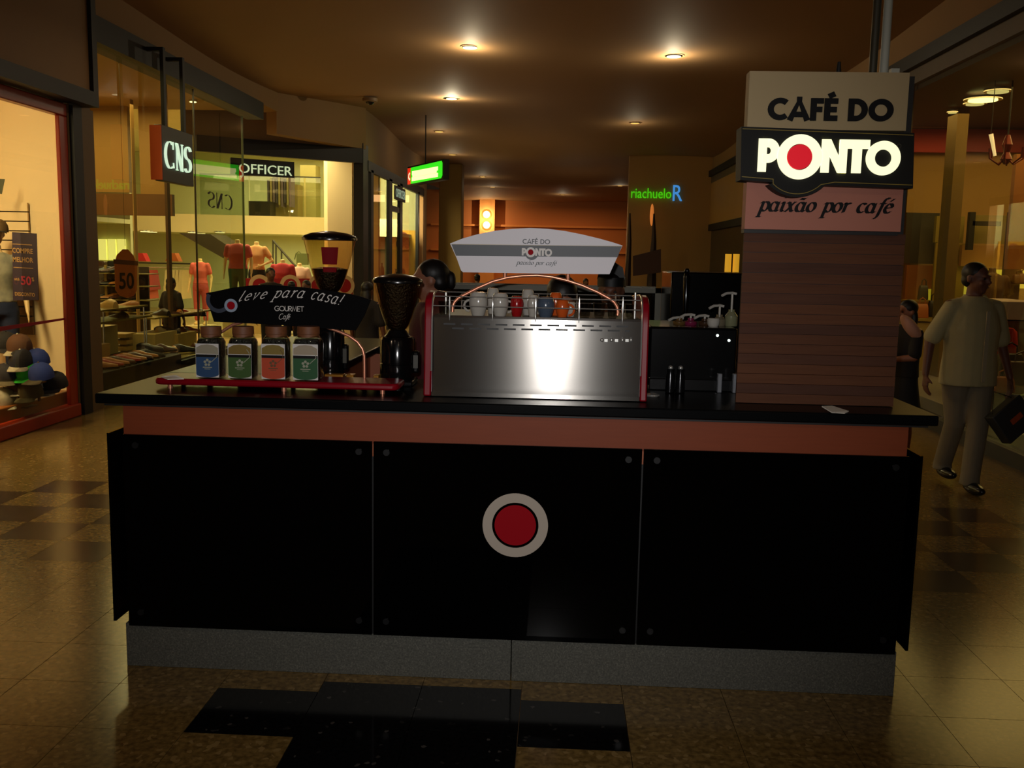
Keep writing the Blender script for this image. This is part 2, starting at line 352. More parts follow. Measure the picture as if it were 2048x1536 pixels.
def disc(mb, put, cx, cy, r0, r1, t=.002, n=40, sx=1, sy=1):
    """ring (r0>0) or disc (r0=0)"""
    for i in range(n):
        a, b = 2*math.pi*i/n, 2*math.pi*(i+1)/n
        q = [(cx+r1*sx*math.cos(a), cy+r1*sy*math.sin(a)), (cx+r1*sx*math.cos(b), cy+r1*sy*math.sin(b)), (cx+r0*sx*math.cos(b), cy+r0*sy*math.sin(b)), (cx+r0*sx*math.cos(a), cy+r0*sy*math.sin(a))]
        if r0 <= 0: q = q[:3]
        k = len(q)
        mb.add([put(*c, 0) for c in q]+[put(*c, t) for c in q], [tuple(range(k)), tuple(range(2*k-1, k-1, -1))]+[(j, (j+1) % k, k+(j+1) % k, k+j) for j in range(k)])
XF = Vector((1, 0, 0)); ZF = Vector((0, 0, 1)); TOW = Vector((0, -1, 0))

# ------------------------------------------------------------------ bodies: overlapping forms fused into one smooth skin
def fused(mb, name, mt, parent, voxel=.012, smooth=4, origin=None):
    me = mb.mesh('tmp', None, 0); tmp = bpy.data.objects.new('tmp', me); COL.objects.link(tmp)
    r = tmp.modifiers.new('r', 'REMESH'); r.mode = 'VOXEL'; r.voxel_size = voxel
    s = tmp.modifiers.new('s', 'SMOOTH'); s.iterations = smooth; s.factor = .5
    dg = bpy.context.evaluated_depsgraph_get(); out = bpy.data.meshes.new_from_object(tmp.evaluated_get(dg)); bpy.data.objects.remove(tmp)
    out.name = name; out.materials.clear(); out.materials.append(mt)
    out.polygons.foreach_set('use_smooth', [True]*len(out.polygons))
    o = bpy.data.objects.new(name, out); COL.objects.link(o)
    if parent is not None: o.parent = parent
    return o
def limb(mb, pts, n=14):
    """pts = [(x,y,z,r)...] tapered capsule chain"""
    for (a, b) in zip(pts[:-1], pts[1:]):
        mb.cyl(a[:3], b[:3], a[3], b[3], n)
    for p in pts: mb.ball(p[:3], p[3], n=n, m=8)
def oval(mb, lv, n=20):
    """lv = [(z, cx, cy, rx, ry)...] stacked elliptical sections"""
    mb.rings([[(cx+rx*math.cos(2*math.pi*i/n), cy+ry*math.sin(2*math.pi*i/n), z) for i in range(n)] for z, cx, cy, rx, ry in lv])
def hand(mb, wrist, d, palm_n, s=1.0, curl=.5, thumb_side=1):
    """five-finger hand: d = pointing direction, palm_n = palm normal"""
    w = Vector(wrist); d = Vector(d).normalized(); n = Vector(palm_n); n = (n-d*n.dot(d)).normalized(); a = d.cross(n).normalized()*thumb_side
    for k in range(4):
        o = (k-1.5)*.02*s
        limb(mb, [tuple(w)+(.017*s,), tuple(w+d*.085*s+a*o)+(.0125*s,)])
        L = (.066, .075, .07, .054)[3-k]*s; p0 = w+d*.09*s+a*o; dd = d
        pts = [tuple(p0)+(.0092*s,)]
        for j, f in enumerate((.42, .32, .26)):
            dd = (dd+n*curl*.5).normalized(); p0 = p0+dd*L*f*1.15; pts.append(tuple(p0)+((.0088, .008, .007)[j]*s,))
        limb(mb, pts, 8)
    t0 = w+d*.03*s+a*.024*s; td = (d*.6+a*.7+n*.3).normalized(); t1 = t0+td*.035*s; t2 = t1+(td+d*.5+n*.2).normalized()*.028*s
    limb(mb, [tuple(t0)+(.013*s,), tuple(t1)+(.0105*s,), tuple(t2)+(.0085*s,)], 8)
def head_forms(mb, c, s=1.0, yaw=0, pitch=0):
    """c = centre of the skull; faces -Y before yaw"""
    T = Matrix.Translation(c) @ Matrix.Rotation(yaw, 4, 'Z') @ Matrix.Rotation(pitch, 4, 'X') @ Matrix.Scale(s, 4)
    mb.T = T
    mb.ball((0, .012, .03), .076, .096, .085); mb.ball((0, -.022, -.035), .062, .068, .075); mb.ball((0, -.045, -.088), .036, .034, .026)
    mb.ball((0, -.088, .018), .045, .016, .012)                                  # brow
    mb.cyl((0, -.088, .01), (0, -.112, -.028), .008, .014, 8); mb.ball((0, -.108, -.03), .016, .014, .011, 8, 6)   # nose
    for sx in (-1, 1):
        mb.ball((sx*.076, .012, -.005), .010, .020, .032, 10, 6); mb.ball((sx*.036, -.07, -.035), .022, .018, .022, 10, 6)
    mb.ball((0, -.084, -.062), .025, .012, .008, 10, 6)                          # mouth
    mb.T = None; return T
def eyes_lips(T, parent, lipm):
    e = MB(); e.T = T
    for sx in (-1, 1): e.ball((sx*.031, -.083, -.001), .0115, .008, .0075, 10, 6)
    e.build('eyes', M['hair'], parent); l = MB(); l.T = T; l.ball((0, -.0935, -.064), .021, .006, .0055, 10, 6); l.build('lips', lipm, parent)
def person(label, loc, rz=0, h=1.7, skin='skin', shirt=None, trousers=None, hair='short', head_yaw=0, head_pitch=0, arms=None, legs=None,
           voxel=.014, sleeve='short', skirt=False, lean=0, cap=None, group=None, shoe=None, detail=True, bag=None, girth=1.0):
    """arms = [(elbow xyz, wrist xyz, hand dir, palm normal)...] for x<0 then x>0, in a 1.70 m figure facing -Y"""
    t = thing('person', label, 'person', (0, 0, 0), group)
    arms = arms or [((-.25, .02, 1.10), (-.27, -.04, .86), (0, -.1, -1), (1, 0, 0)), ((.25, .02, 1.10), (.27, -.04, .86), (0, -.1, -1), (-1, 0, 0))]
    legs = legs or [((-.10, -.01, .50), (-.10, .02, .09), -.02), ((.10, -.01, .50), (.10, .02, .09), .02)]
    g = girth; b = MB(); ln = lambda z: -lean*(max(0, z-.95))**1.3*1.3
    oval(b, [(.88, 0, 0, .15*g, .105*g), (.96, 0, 0, .155*g, .11*g), (1.08, 0, ln(1.08), .135*g, .10*g), (1.22, 0, ln(1.22), .15*g, .11*g), (1.34, 0, ln(1.34), .16, .105), (1.42, 0, ln(1.42), .13, .08), (1.46, 0, ln(1.46), .07, .06)])
    hc = (0, ln(1.58)-.01, 1.595)
    b.cyl((0, ln(1.42)+.01, 1.40), (0, hc[1]+.012, 1.55), .062, .055, 14)
    T = head_forms(b, hc, 1.0, head_yaw, head_pitch)
    for k, (el, wr, hd, pn) in enumerate(arms):
        sx = -1 if k == 0 else 1; sh = (sx*.175, ln(1.39), 1.385)
        limb(b, [sh+(.055,), tuple(el)+(.041,)]); limb(b, [tuple(el)+(.040,), tuple(wr)+(.026,)])
        hand(b, wr, hd, pn, 1.0, .6, thumb_side=-sx if detail else sx)
    for kn, an, fy in legs:
        hx = .085 if an[0] > 0 else -.085
        limb(b, [(hx, 0, .90, .085*g), tuple(kn)+(.056,)]); limb(b, [tuple(kn)+(.055,), (an[0]*.5+kn[0]*.5, an[1]*.5+kn[1]*.5+.012, (kn[2]+an[2])/2+.04, .052), tuple(an)+(.034,)])
        b.ball((an[0], an[1]-.06, an[2]-.045), .042, .12, .038)
    fused(b, 'body', M[skin], t, voxel, 3)
    s = MB()
    hemz = .80 if not skirt else .92
    oval(s, [(hemz, 0, .0, .185*g, .14*g), (.92, 0, 0, .18*g, .135*g), (1.05, 0, ln(1.05), .168*g, .13*g), (1.22, 0, ln(1.22), .178*g, .135*g), (1.34, 0, ln(1.34), .182, .125), (1.42, 0, ln(1.42), .145, .095), (1.465, 0, ln(1.465), .085, .075)])
    for k, (el, wr, hd, pn) in enumerate(arms):
        sx = -1 if k == 0 else 1; sh = Vector((sx*.175, ln(1.39), 1.385)); e_ = Vector(el); w_ = Vector(wr)
        limb(s, [(0, sh.y, 1.405, .062), (sh.x*.8, sh.y, 1.385, .062)])
        if sleeve == 'short': q = sh+(e_-sh)*.85; limb(s, [(sh.x*.99, sh.y, sh.z-.005, .060), tuple(q)+(.068,)])
        elif sleeve == 'long': limb(s, [tuple(sh)+(.066,), tuple(e_)+(.052,), tuple(e_+(w_-e_)*.92)+(.038,)])
    fused(s, 'shirt', shirt, t, voxel, 5)
    if skirt:
        k_ = MB(); oval(k_, [(.52, 0, 0, .24, .19), (.70, 0, 0, .20, .16), (.86, 0, 0, .175, .135), (.95, 0, 0, .165, .13)]); fused(k_, 'skirt', trousers, t, voxel, 3)
    elif trousers:
        p = MB(); oval(p, [(.80, 0, 0, .165*g, .12*g), (.88, 0, 0, .172*g, .125*g), (.96, 0, 0, .165*g, .12*g)])
        for kn, an, fy in legs:
            hx = .085 if an[0] > 0 else -.085
            limb(p, [(hx, 0, .88, .10*g), tuple(kn)+(.076,)]); limb(p, [tuple(kn)+(.076,), (an[0], an[1]+.005, an[2]+.02, .068)]); p.cyl((an[0], an[1]+.005, an[2]+.05), (an[0], an[1]+.005, an[2]-.03), .066, .075, 14)
        fused(p, 'trousers', trousers, t, voxel, 4)
    for kn, an, fy in legs:
        f = MB(); f.ball((an[0], an[1]-.065, an[2]-.045), .05, .135, .045); f.ball((an[0], an[1]+.005, an[2]-.03), .045, .05, .055); fo = fused(f, 'shoe', shoe or M['black_plastic'], t, voxel, 2)
    hr = MB(); hr.T = T
    if hair == 'short':
        hr.ball((0, .022, .042), .082, .096, .083); hr.ball((0, .05, -.01), .074, .062, .06)
    elif hair == 'bun':
        hr.ball((0, .024, .042), .084, .098, .084); hr.ball((0, .06, -.01), .075, .06, .06); hr.ball((0, .13, .0), .03, .03, .055)
    elif hair == 'long':
        hr.ball((0, .022, .042), .086, .100, .086); hr.ball((0, .06, -.08), .085, .055, .14); hr.ball((0, .075, -.2), .07, .04, .09)
    ho = fused(hr, 'hair', M['hair'], t, .010, 2)
    eyes_lips(T, t, M['disc_red'] if hair == 'long' else M[skin])
    if cap:
        cp = MB(); cp.T = T
        if cap == 'visor':
            cp.ball((0, .01, .065), .09, .10, .06); cp.rings([[(x*.075, -.075-.055*(1-x*x), .055+dz) for x in [-1+.25*i for i in range(9)]]+[(x*.075, -.07, .065+dz) for x in [1-.25*i for i in range(9)]] for dz in (0, .008)])
        else:
            cp.rings([[(.088*math.cos(a), .012+.105*math.sin(a), .03+dz) for a in [2*math.pi*i/20 for i in range(20)]] for dz in (0, .055)])
            cp.prism([(-.085, 0), (.085, 0), (.07, .07), (0, .115), (-.07, .07)], (0, -.03, .075), (1, 0, 0), (0, 0, 1), (0, 1, 0), .03)
        cp.build('cap', M['black'], t)
    t.location = loc; t.rotation_euler.z = rz; s_ = h/1.70; t.scale = (s_, s_, s_)
    return t
def cloth(name, c, **k): return mat(name, c, .85, scale=14, var=.15, **k)
# ================================================================== SETTING
XL, XR, XL2 = -4.77, 3.84, -3.75          # shop fronts left and right, and the left one farther on
ZC = 4.3                                   # mall ceiling
fl_ = MB().box(-12, 9, -8, 50, -.12, -.012)
floor = struct('floor', fl_, M['grout'])
TX, TY, OX, OY = .385, .346, -.10, 3.04
def tile_mesh(mt, w=TX, d=TY):
    b = MB().box(-w/2+.0012, w/2-.0012, -d/2+.0012, d/2-.0012, -.014, 0); return b.mesh('floor_tile', mt, 0)
TM = {k: tile_mesh(M[k]) for k in ('terrazzo', 'terrazzo_dark', 'granite_black')}
def is_dark(cx, cy):
    if 4.75 < cy < 6.6 and (cx > 2.0 or cx < -2.4):
        return (math.floor((cx-OX)/TX)+math.floor((cy-OY)/TY)) % 2 == 0 and (math.floor((cy-OY)/TY)) in (6, 7, 8, 9, 5)
    return False
cells = []; far = {'terrazzo': MB(), 'terrazzo_dark': MB()}
i0, i1 = math.floor((-4.85-OX)/TX), math.ceil((3.9-OX)/TX)
for i in range(i0, i1):
    for j in range(-32, 62):
        cx, cy = OX+TX*(i+.5), OY+TY*(j+.5)
        hidden = -1.66 < cx < 1.30 and 3.75 < cy < 6.0
        central = -.86 < cx < -.10 and 2.5 < cy < 3.7
        if central: continue
        k = 'terrazzo_dark' if is_dark(cx, cy) else 'terrazzo'
        if abs(cy-(OY+TY*.5)) < .01 and (abs(cx-(OX-TX*2.5)) < .01 or abs(cx-(OX+TX*.5)) < .01): k = 'granite_black'
        inview = 2.4 < cy < 6.9 and abs(cx) < .62*cy+.3 and not hidden
        if inview and len(cells) < 285: cells.append((cx, cy, k))
        elif cy > -1 or True:
            if cy < 2.2 and cy > -2 or cy >= 2.2 or cy < -2:
                far[k if k != 'granite_black' else 'terrazzo'].box(cx-TX/2+.0012, cx+TX/2-.0012, cy-TY/2+.0012, cy+TY/2-.0012, -.014, 0)
for cx, cy, k in cells:
    o = bpy.data.objects.new('floor_tile', TM[k]); COL.objects.link(o); o.parent = floor; o.location = (cx, cy, 0)
for ccx in (OX-TX*1.5, OX-TX*.5):                            # the two middle columns of the black inlay sit off the grid
    for n in range(4):
        cy = 3.475-TY*(n+.5); o = bpy.data.objects.new('floor_tile', TM['granite_black']); COL.objects.link(o); o.parent = floor; o.location = (ccx, cy, 0)
    for k, (a, b) in enumerate(((3.475, 3.732), (1.8, 2.091))):
        e = MB().box(ccx-TX/2+.0012, ccx+TX/2-.0012, a+.001, b-.001, -.014, 0); e.build('floor_tile', M['terrazzo'], floor, smooth=0)
for k, b in far.items():
    o = b.build('distant_floor_tiles', M[k], floor, smooth=0); o['kind'] = 'stuff'
struct('floor_1', MB().box(-14, -4.86, 7, 27, -.01, .012), mat('shop_floor', (190, 160, 105), .25))
struct('floor_2', MB().box(3.9, 9, 2, 20, -.01, .012), mat('shop_floor_right', (130, 96, 54), .25))

# gently rolling plaster ceiling
def cz(x, y): return ZC + .07*math.sin((y-6)*.62+.5*math.sin(x*.7)) * (0.35+.65*min(1, max(0, (y-4)/10))) - .03*math.cos(x*1.1)
c_ = MB(); nx, ny = 26, 150; X0, X1, Y0, Y1 = -4.9, 4.1, -8, 50
vs = [(X0+(X1-X0)*i/nx, Y0+(Y1-Y0)*j/ny, cz(X0+(X1-X0)*i/nx, Y0+(Y1-Y0)*j/ny)) for j in range(ny+1) for i in range(nx+1)]
n0 = len(vs); vs += [(x, y, z+.12) for x, y, z in vs]; fs = []
for j in range(ny):
    for i in range(nx):
        a = j*(nx+1)+i; fs.append((a, a+1, a+nx+2, a+nx+1)); fs.append((n0+a+nx+1, n0+a+nx+2, n0+a+1, n0+a))
c_.add(vs, fs); struct('ceiling', c_, M['ceiling'], smooth=60)
# left bulkhead above the shop fronts, with its black header band
yF = P(185, 110, X=XL+.2).y; yG = P(194.5, 110, X=XL+.2).y; yP0 = P(155, 450, X=XL+.07).y; yP1 = P(172, 450, X=XL+.07).y; yP2 = P(194.5, 450, X=XL+.03).y; yJ = P(143, 450, X=XL+.03).y; yJ0 = P(127, 450, X=XL+.03).y
struct('wall_left', MB().box(XL-.25, XL+.02, yG, 16.2, 3.98, ZC+.3), M['bulkhead'])
struct('trim_1', MB().box(XL-.2, XL+.07, yG, P(518, 187, X=XL).y, 3.72, 3.98), M['black'])
struct('wall_left_near', MB().box(XL-.1, XL+.16, -8, yF, 3.17, ZC+.3), mat('brown_fascia', (138, 108, 70), .7, var=.06))
struct('trim_2', MB().box(XL-.1, XL+.20, -8, yG, 3.03, 3.17), M['black'])
struct('trim_3', MB().box(XL-.1, XL+.20, yF, yG, 3.17, ZC+.3), M['black'])
struct('wall_left_pier', MB().box(XL-.04, XL+.03, yJ+.002, yP2, 0, 3.03).box(XL-.3, XL+.0, yG+.01, yP2, 3.03, 4.0), mat('brown_pier', (100, 78, 46), .6))
struct('trim_4', MB().box(XL-.03, XL+.07, yP0, yP1, 0, 3.03), M['black'])
# farther left: bulkhead that swings in to the clothes shop and its side
y2 = 18.2
struct('wall_left_middle', MB().quadp([(XL, 16.1, 3.62), (XL2+.05, 18.25, 3.62), (XL2+.05, 18.25, ZC+.3), (XL, 16.1, ZC+.3)], (-.2, .1, 0)), M['bulkhead'])
struct('wall_left_far', MB().box(XL2-.2, XL2, 18.2, 27.0, 3.42, ZC+.3).box(XL2-.2, XL2, 26.3, 27.0, 0, 3.42).box(-9, XL2-.2, 27.15, 27.3, 0, ZC+.4), M['bulkhead'])
# right bulkhead, beam and far wall
struct('wall_right', MB().box(XR+.02, XR+.3, 2, 25, 3.92, ZC+.3), M['bulkhead'])
struct('trim_5', MB().box(XR-.07, XR+.3, 2, 25, 3.78, 3.93), M['black'])
struct('trim_6', MB().box(XR, XR+.3, 2, 25, 3.62, 3.78), mat('grey_brown_header', (96, 82, 62), .6))
struct('wall_right_far', MB().box(1.75, 9, 25.0, 25.3, 0, ZC+.3), M['ochre_wall'])
struct('wall_right_side', MB().box(XR, XR+.3, 14.2, 25.0, 2.55, 3.62), M['ochre_wall'])
struct('wall_far', MB().box(-9, 6, 44.8, 45.1, 0, ZC+.4), M['orange_wall'])
struct('trim_7', MB().box(-6.0, 3.2, 44.6, 44.8, 3.05, 3.14).box(-6.0, 3.2, 44.6, 44.8, 1.9, 1.98), mat('orange_ledge', (226, 150, 80), .6))
struct('wall_far_pilaster', MB().box(-3.7, -3.0, 44.3, 44.8, 0, ZC+.2), mat('peach_pilaster', (240, 170, 96), .6))  # pilaster in one even peach, paler than the orange wall
struct('wall_back', MB().box(-9, 9, -8.2, -8, 0, 5), M['ochre_dark'])
solo('square_pillar', MB().box(P(877, 500, Y=29).x, P(922, 500, Y=29).x, 29, 29.7, 0, ZC+.1), mat('olive_pillar', (150, 118, 44), .7), 'square olive pillar standing free in the far corridor', 'pillar', bevel=.02)

# ceiling lamps: flat rings and diffusers, each with an added glow point below
def ceiling_lamp(px, py, rad, pw, label, es=2.4, col=(255, 236, 190)):
    p = P(px, py, Z=ZC); z = cz(p.x, p.y)
    t = thing('ceiling_lamp', label, 'ceiling light', (p.x, p.y, z), 'round lights of the mall ceiling')
    MB().lathe((p.x, p.y, z), [(rad*.72, -.003), (rad*.72, .01), (rad*.6, .01), (rad*.6, -.003)][::1], 32).build('trim_ring', M['ceiling'], t)
    MB().lathe((p.x, p.y, z), [(.02, -.014), (.09, -.014), (.09, -.010), (.02, -.010)], 28).build('diffuser', mat('lamp_diffuser', col, .5, emit=col, es=es), t)
    point('ceiling_glow_point', (p.x, p.y, z-(.20 if es > 1 else .34)), (19 if es > 1 else 5.5)*(rad/.19), (1, .84, .56))  # unseen point hung under the ceiling to cast the round glow
ceiling_lamp(940, 88, .17, 1.5, 'bright round ceiling light above the centre of the corridor, left of the two nearest', 1.3)
ceiling_lamp(1348, 101, .19, 1.7, 'nearest round ceiling light, towards the tall sign pillar', 1.5)
ceiling_lamp(903, 196, .24, 2.4, 'bright round ceiling light just past the two nearest ones', 1.6)
for px, py, lb in ((878, 268, 'faint round ceiling light right above the hanging green sign rod'), (905, 306, 'dim round ceiling light behind the rod of the green sign'),
                   (965, 354, 'dim round ceiling light beyond the green sign'), (985, 376, 'farthest round ceiling light on the left of the corridor'),
                   (1240, 372, 'dim round ceiling light next to the green riachuelo letters'), (1270, 250, 'faint round ceiling light between the centre and the tall sign'), (1125, 389, 'farthest round ceiling light in the middle of the corridor')):
    ceiling_lamp(px, py, .2, 1.6 if px != 1270 else .7, lb, .25, (255, 210, 120))
# security camera dome
p = P(740, 203, Z=ZC-.06)
t = thing('security_camera', 'small dark dome security camera on the ceiling', 'security camera', tuple(p))
MB().lathe(tuple(p), [(.13, .05), (.13, .0), (.11, -.01)], 20).build('mount', mat('camera_mount', (120, 96, 66), .5), t)
MB().ball(tuple(p), .075, .075, .06).build('dome', M['black_plastic'], t)

# hanging green sign
s0 = P(816, 353, Y=19.5); s1 = P(886, 343, Y=18.1); s1.z = s0.z
t = thing('hanging_sign', 'green and red lit sign hanging from a rod in the corridor', 'sign', tuple(s0))
u = (s1-s0); L_ = u.length; u.normalize(); nn = Vector((u.y, -u.x, 0)); u.z = 0; u.normalize()
put = plane_put(s0, u, ZF, nn)
b = MB(); b.prism([(-.02, -.19), (L_+.02, -.16), (L_+.02, .22), (-.02, .19)], s0, u, ZF, -nn, .12); b.build('housing', mat('sign_housing', (24, 22, 18), .5), t)
b = MB(); b.prism([(.16, -.155), (L_-.08, -.13), (L_-.03, -.08), (L_-.03, .15), (L_-.06, .19), (.16, .16)], s0, u, ZF, nn, .01); b.build('green_panel', mat('green_lit', (60, 220, 40), .4, emit=(50, 225, 30), es=1.0), t)
b = MB(); b.prism([(0, -.16), (.145, -.16), (.145, .16), (0, .16)], s0, u, ZF, nn, .01); b.build('red_panel', mat('red_lit', (230, 40, 20), .4, emit=(225, 45, 20), es=.9), t)
ptx = plane_put(s0+nn*.011+u*.22, u, ZF, nn)
b = MB(); ribbon(b, [(0, -.07), (L_-.42, -.06)], ptx, w=.075); ribbon(b, [(.01, .05), (L_-.42, .06)], ptx, w=.075); ribbon(b, [(.03, -.005), (L_-.48, .005)], ptx, w=.05); b.build('lettering', mat('pale_lit', (250, 255, 170), .4, emit=(250, 255, 170), es=1.3), t)
b = MB(); ribbon(b, [(-.10, .06), (-.15, .03), (-.16, -.03), (-.12, -.07), (-.09, -.05)], ptx, w=.035); b.build('emblem', M['lit_letter'], t)
pr_ = P(851, 330, Y=19.2); MB().cyl((pr_.x, pr_.y, s0.z+.2), (pr_.x, pr_.y, ZC+.1), .012).build('rod', M['black'], t)

# riachuelo letters on the far wall on the right
a0 = P(1262, 396, Y=24.99); a1 = P(1342, 397, Y=24.99)
t = thing('lit_letters', 'green lit riachuelo lettering with a blue R mark on the far ochre wall', 'sign', tuple(a0))
font_text('riachuelo', plane_put(a0, XF, ZF, TOW), (a1-a0).x, .25, t, 'lettering', mat('green_letters', (90, 230, 20), .4, emit=(80, 215, 15), es=.6), t=.06)
q = P(1345, 402, Y=24.99); font_text('R', plane_put(q, XF, ZF, TOW), .24, .40, t, 'emblem', mat('blue_letters', (90, 170, 240), .4, emit=(70, 150, 230), es=.7), t=.06)

# ---------------------------------------------------------------- far right: black shop band, small lit things
struct('trim_8', MB().box(XR-.02, XR+.1, 14.2, 25.0, 2.42, 2.58), M['black'])
for k, (ya, yb, c) in enumerate(((14.4, 16.5, (66, 60, 44)), (16.6, 20.2, (84, 60, 34)), (20.3, 24.9, (70, 66, 46)))):
    struct('window_%d' % (k+1), MB().box(XR+.05, XR+.12, ya, yb, .1, 2.42), mat('dim_shop_window', c, .25, var=.5, scale=2))
for px in (1457, 1473):
    a = P(px, 508, Y=15.2); solo('wall_lamp', MB().cyl((a.x, a.y, P(px, 545, Y=15.2).z), (a.x, a.y, a.z), .05), mat('wall_lamp_tube', (230, 180, 60), .5, emit=(225, 165, 40), es=.55), 'slim upright yellow lamp %s' % ('beside the wooden sign pillar' if px > 1460 else 'left of its twin at the far right wall'), 'lamp', 'slim yellow wall lamps')
for k, py in enumerate((429, 450)):
    a = P(973, py, Y=44.2); solo('wall_lamp', MB().ball(tuple(a), .16), mat('globe_lit', (255, 220, 150), .5, emit=(255, 214, 140), es=6), 'bright globe light on the far orange wall, %s of two' % ('upper', 'lower')[k], 'lamp', 'globe lights on the far wall')
    point('globe_glow', (a.x, a.y-.3, a.z), 22, WARM2)
a = P(1303, 430, Y=24.8); solo('wall_lamp', MB().ball((a.x, a.y-.1, a.z), .05, .05, .28), mat('sconce_lit', (220, 130, 60), .5, emit=(210, 120, 50), es=.7), 'small glowing sconce on the ochre wall under the riachuelo letters', 'lamp')
# dark bare plants / flag shapes in front of the ochre wall
for k, (px, w) in enumerate(((1255, .10), (1303, .14))):
    a = P(px, 560, Y=23.5); b = MB()
    limb(b, [(a.x, a.y, .0, w*.9), (a.x, a.y, 1.2, w*.8), (a.x+.02, a.y, 2.1, w*.45), (a.x, a.y, 2.75, .02)], 8)
    solo('tapered_post', b, mat('dark_brown_post', (48, 26, 16), .6), 'dark tapered column in front of the ochre wall, %s of the two' % ('slimmer', 'thicker')[k], 'column', 'dark tapered columns')
a0 = P(1262, 490, Y=23); a1 = P(1325, 550, Y=23); b = MB().quadp([P(1266, 512, Y=23), P(1322, 498, Y=23), P(1322, 545, Y=23), P(1266, 552, Y=23)], (0, .05, 0))
solo('notice_board', b, mat('dark_board', (70, 42, 26), .6), 'dark brown hanging board before the far ochre wall', 'board')
# ================================================================== KIOSK
KY = 3.538; KL, KR = -1.66, 1.31; ZT = 1.107; ZB = 1.062
KB = 6.1                                                       # rear of the kiosk
k = thing('coffee_kiosk', 'long black glass fronted coffee kiosk with an orange wood band on a grey granite plinth', 'kiosk', (0, KY, 0))
xs = P(1022, 1330, Y=KY+.005).x
for a, b_ in ((-1.684, xs-.0015), (xs+.0015, 1.332)):
    MB().box(a, b_, KY+.005, KY+.3, 0, .178).build('plinth_slab', M['plinth'], k, bevel=.002)
MB().box(-1.684, -1.40, KY+.3, KB, 0, .178).box(1.05, 1.332, KY+.3, KB, 0, .178).box(-1.40, 1.05, KB-.3, KB, 0, .178).build('plinth_return', M['plinth'], k)
MB().box(KL+.01, KR-.01, KY+.012, KY+.5, .178, ZB).box(KL+.01, KL+.55, KY+.5, KB, .178, ZB).box(KR-.55, KR-.01, KY+.5, KB, .178, ZB).box(KL+.55, KR-.55, KB-.5, KB, .178, ZB).build('carcass', mat('beech_carcass', (170, 92, 54), .5), k)
bd = MB().box(KL, KR, KY-.004, KY+.02, .935, ZB-.002).build('wood_band', M['wood_band'], k)
s1_, s2_ = P(746, 1000, Y=KY-.012).x, P(1282, 1000, Y=KY-.012).x
for a, b_ in ((KL+.001, s1_-.003), (s1_+.003, s2_-.003), (s2_+.003, KR+.008)):
    pn = MB().box(a, b_, KY-.02, KY-.008, .178, .946).build('front_panel', M['black_gloss'], k, bevel=.0015)
    for bx in (a+.05, b_-.05):
        for bz in (.235, .905):
            MB().cyl((bx, KY-.024, bz), (bx, KY-.019, bz), .0125, n=20).build('standoff_cap', mat('smoked_cap', (16, 17, 19), .35), pn)
for x in (KL-.055, KR+.05):
    MB().box(x-.005, x+.005, KY-.02, KB, .195, .950).build('side_panel', M['black_gloss'], k)
    for yy in (KY+.2, KY+1.2, KY+2.2):
        for zz in (.3, .88): MB().cyl((x-.04 if x > 0 else x, yy, zz), (x+.005 if x > 0 else x+.045, yy, zz), .012, n=10).build('side_standoff', M['grey_metal'], k)
for sx_ in (s1_, s2_): MB().box(sx_-.01, sx_+.01, KY-.0078, KY-.0045, .178, .885).build('seam_backing', M['black'], k)
# logo on the middle panel
lg = P(1030.5, 1050.5, Y=KY-.021); sc = .125
em = MB(); pu = plane_put(lg, XF, ZF, TOW); disc(em, pu, 0, 0, .0885, .125, .002, 64); eo = em.build('ring_emblem', M['ring_white'], k, smooth=0)
em = MB(); disc(em, pu, 0, 0, 0, .079, .002, 56); em.build('disc_emblem', M['disc_red'], k, smooth=0)
# worktop: one continuous U of black stone, with an eased double edge
wt = MB().box(KL-.088, KR+.09, KY-.05, KY+.62, ZB+.006, ZT).box(KL-.088, KL+.6, KY+.62, KB+.05, ZB+.006, ZT).box(KR-.6, KR+.09, KY+.62, KB+.05, ZB+.006, ZT)
w_ = solo('worktop', wt, M['black_stone'], 'black polished stone worktop running round the top of the kiosk', 'counter', origin=(0, KY, ZB), bevel=.006)
MB().box(KL-.06, KR+.06, KY-.03, KY+.6, ZB-.003, ZB+.006).build('underlay', M['black'], w_)

# ---------------------------------------------------------------- espresso machine
MY = 3.66
def mp(x, y, dy=0): return P(x, y, Y=MY+dy)
em_ = thing('espresso_machine', 'large steel backed espresso machine with red sides and cups on top', 'coffee machine', (mp(1072, 810).x, MY, ZT))
xa, xb = mp(865, 700).x, mp(1281, 700).x; zt_ = mp(1072, 635).z; zk = mp(1072, 775).z
zk2 = zk-.028
pts = [(MY+.02, ZT+.004), (MY-.028, ZT+.004), (MY-.028, ZT+.02), (MY+.004, zk2), (MY, zk), (MY, zt_-.008), (MY+.008, zt_), (MY+.02, zt_)]
b = MB(); n = len(pts); b.add([(xa, y, z) for y, z in pts]+[(xb, y, z) for y, z in pts], [tuple(range(n)), tuple(range(2*n-1, n-1, -1))]+[(i, (i+1) % n, n+(i+1) % n, n+i) for i in range(n)])
b.build('back_panel', M['steel'], em_, smooth=25)
MB().box(xa, xb, MY+.02, MY+.50, ZT+.06, zt_-.012).build('body', M['grey_metal'], em_)
MB().box(xa, xb, MY+.006, MY+.50, zt_-.012, zt_-.002).build('cup_tray', M['grey_metal'], em_)
for x in (xa+.03, xb-.03):
    for y in (MY+.06, MY+.44): MB().cyl((x, y, ZT), (x, y, ZT+.06), .022).build('foot', M['black_plastic'], em_)
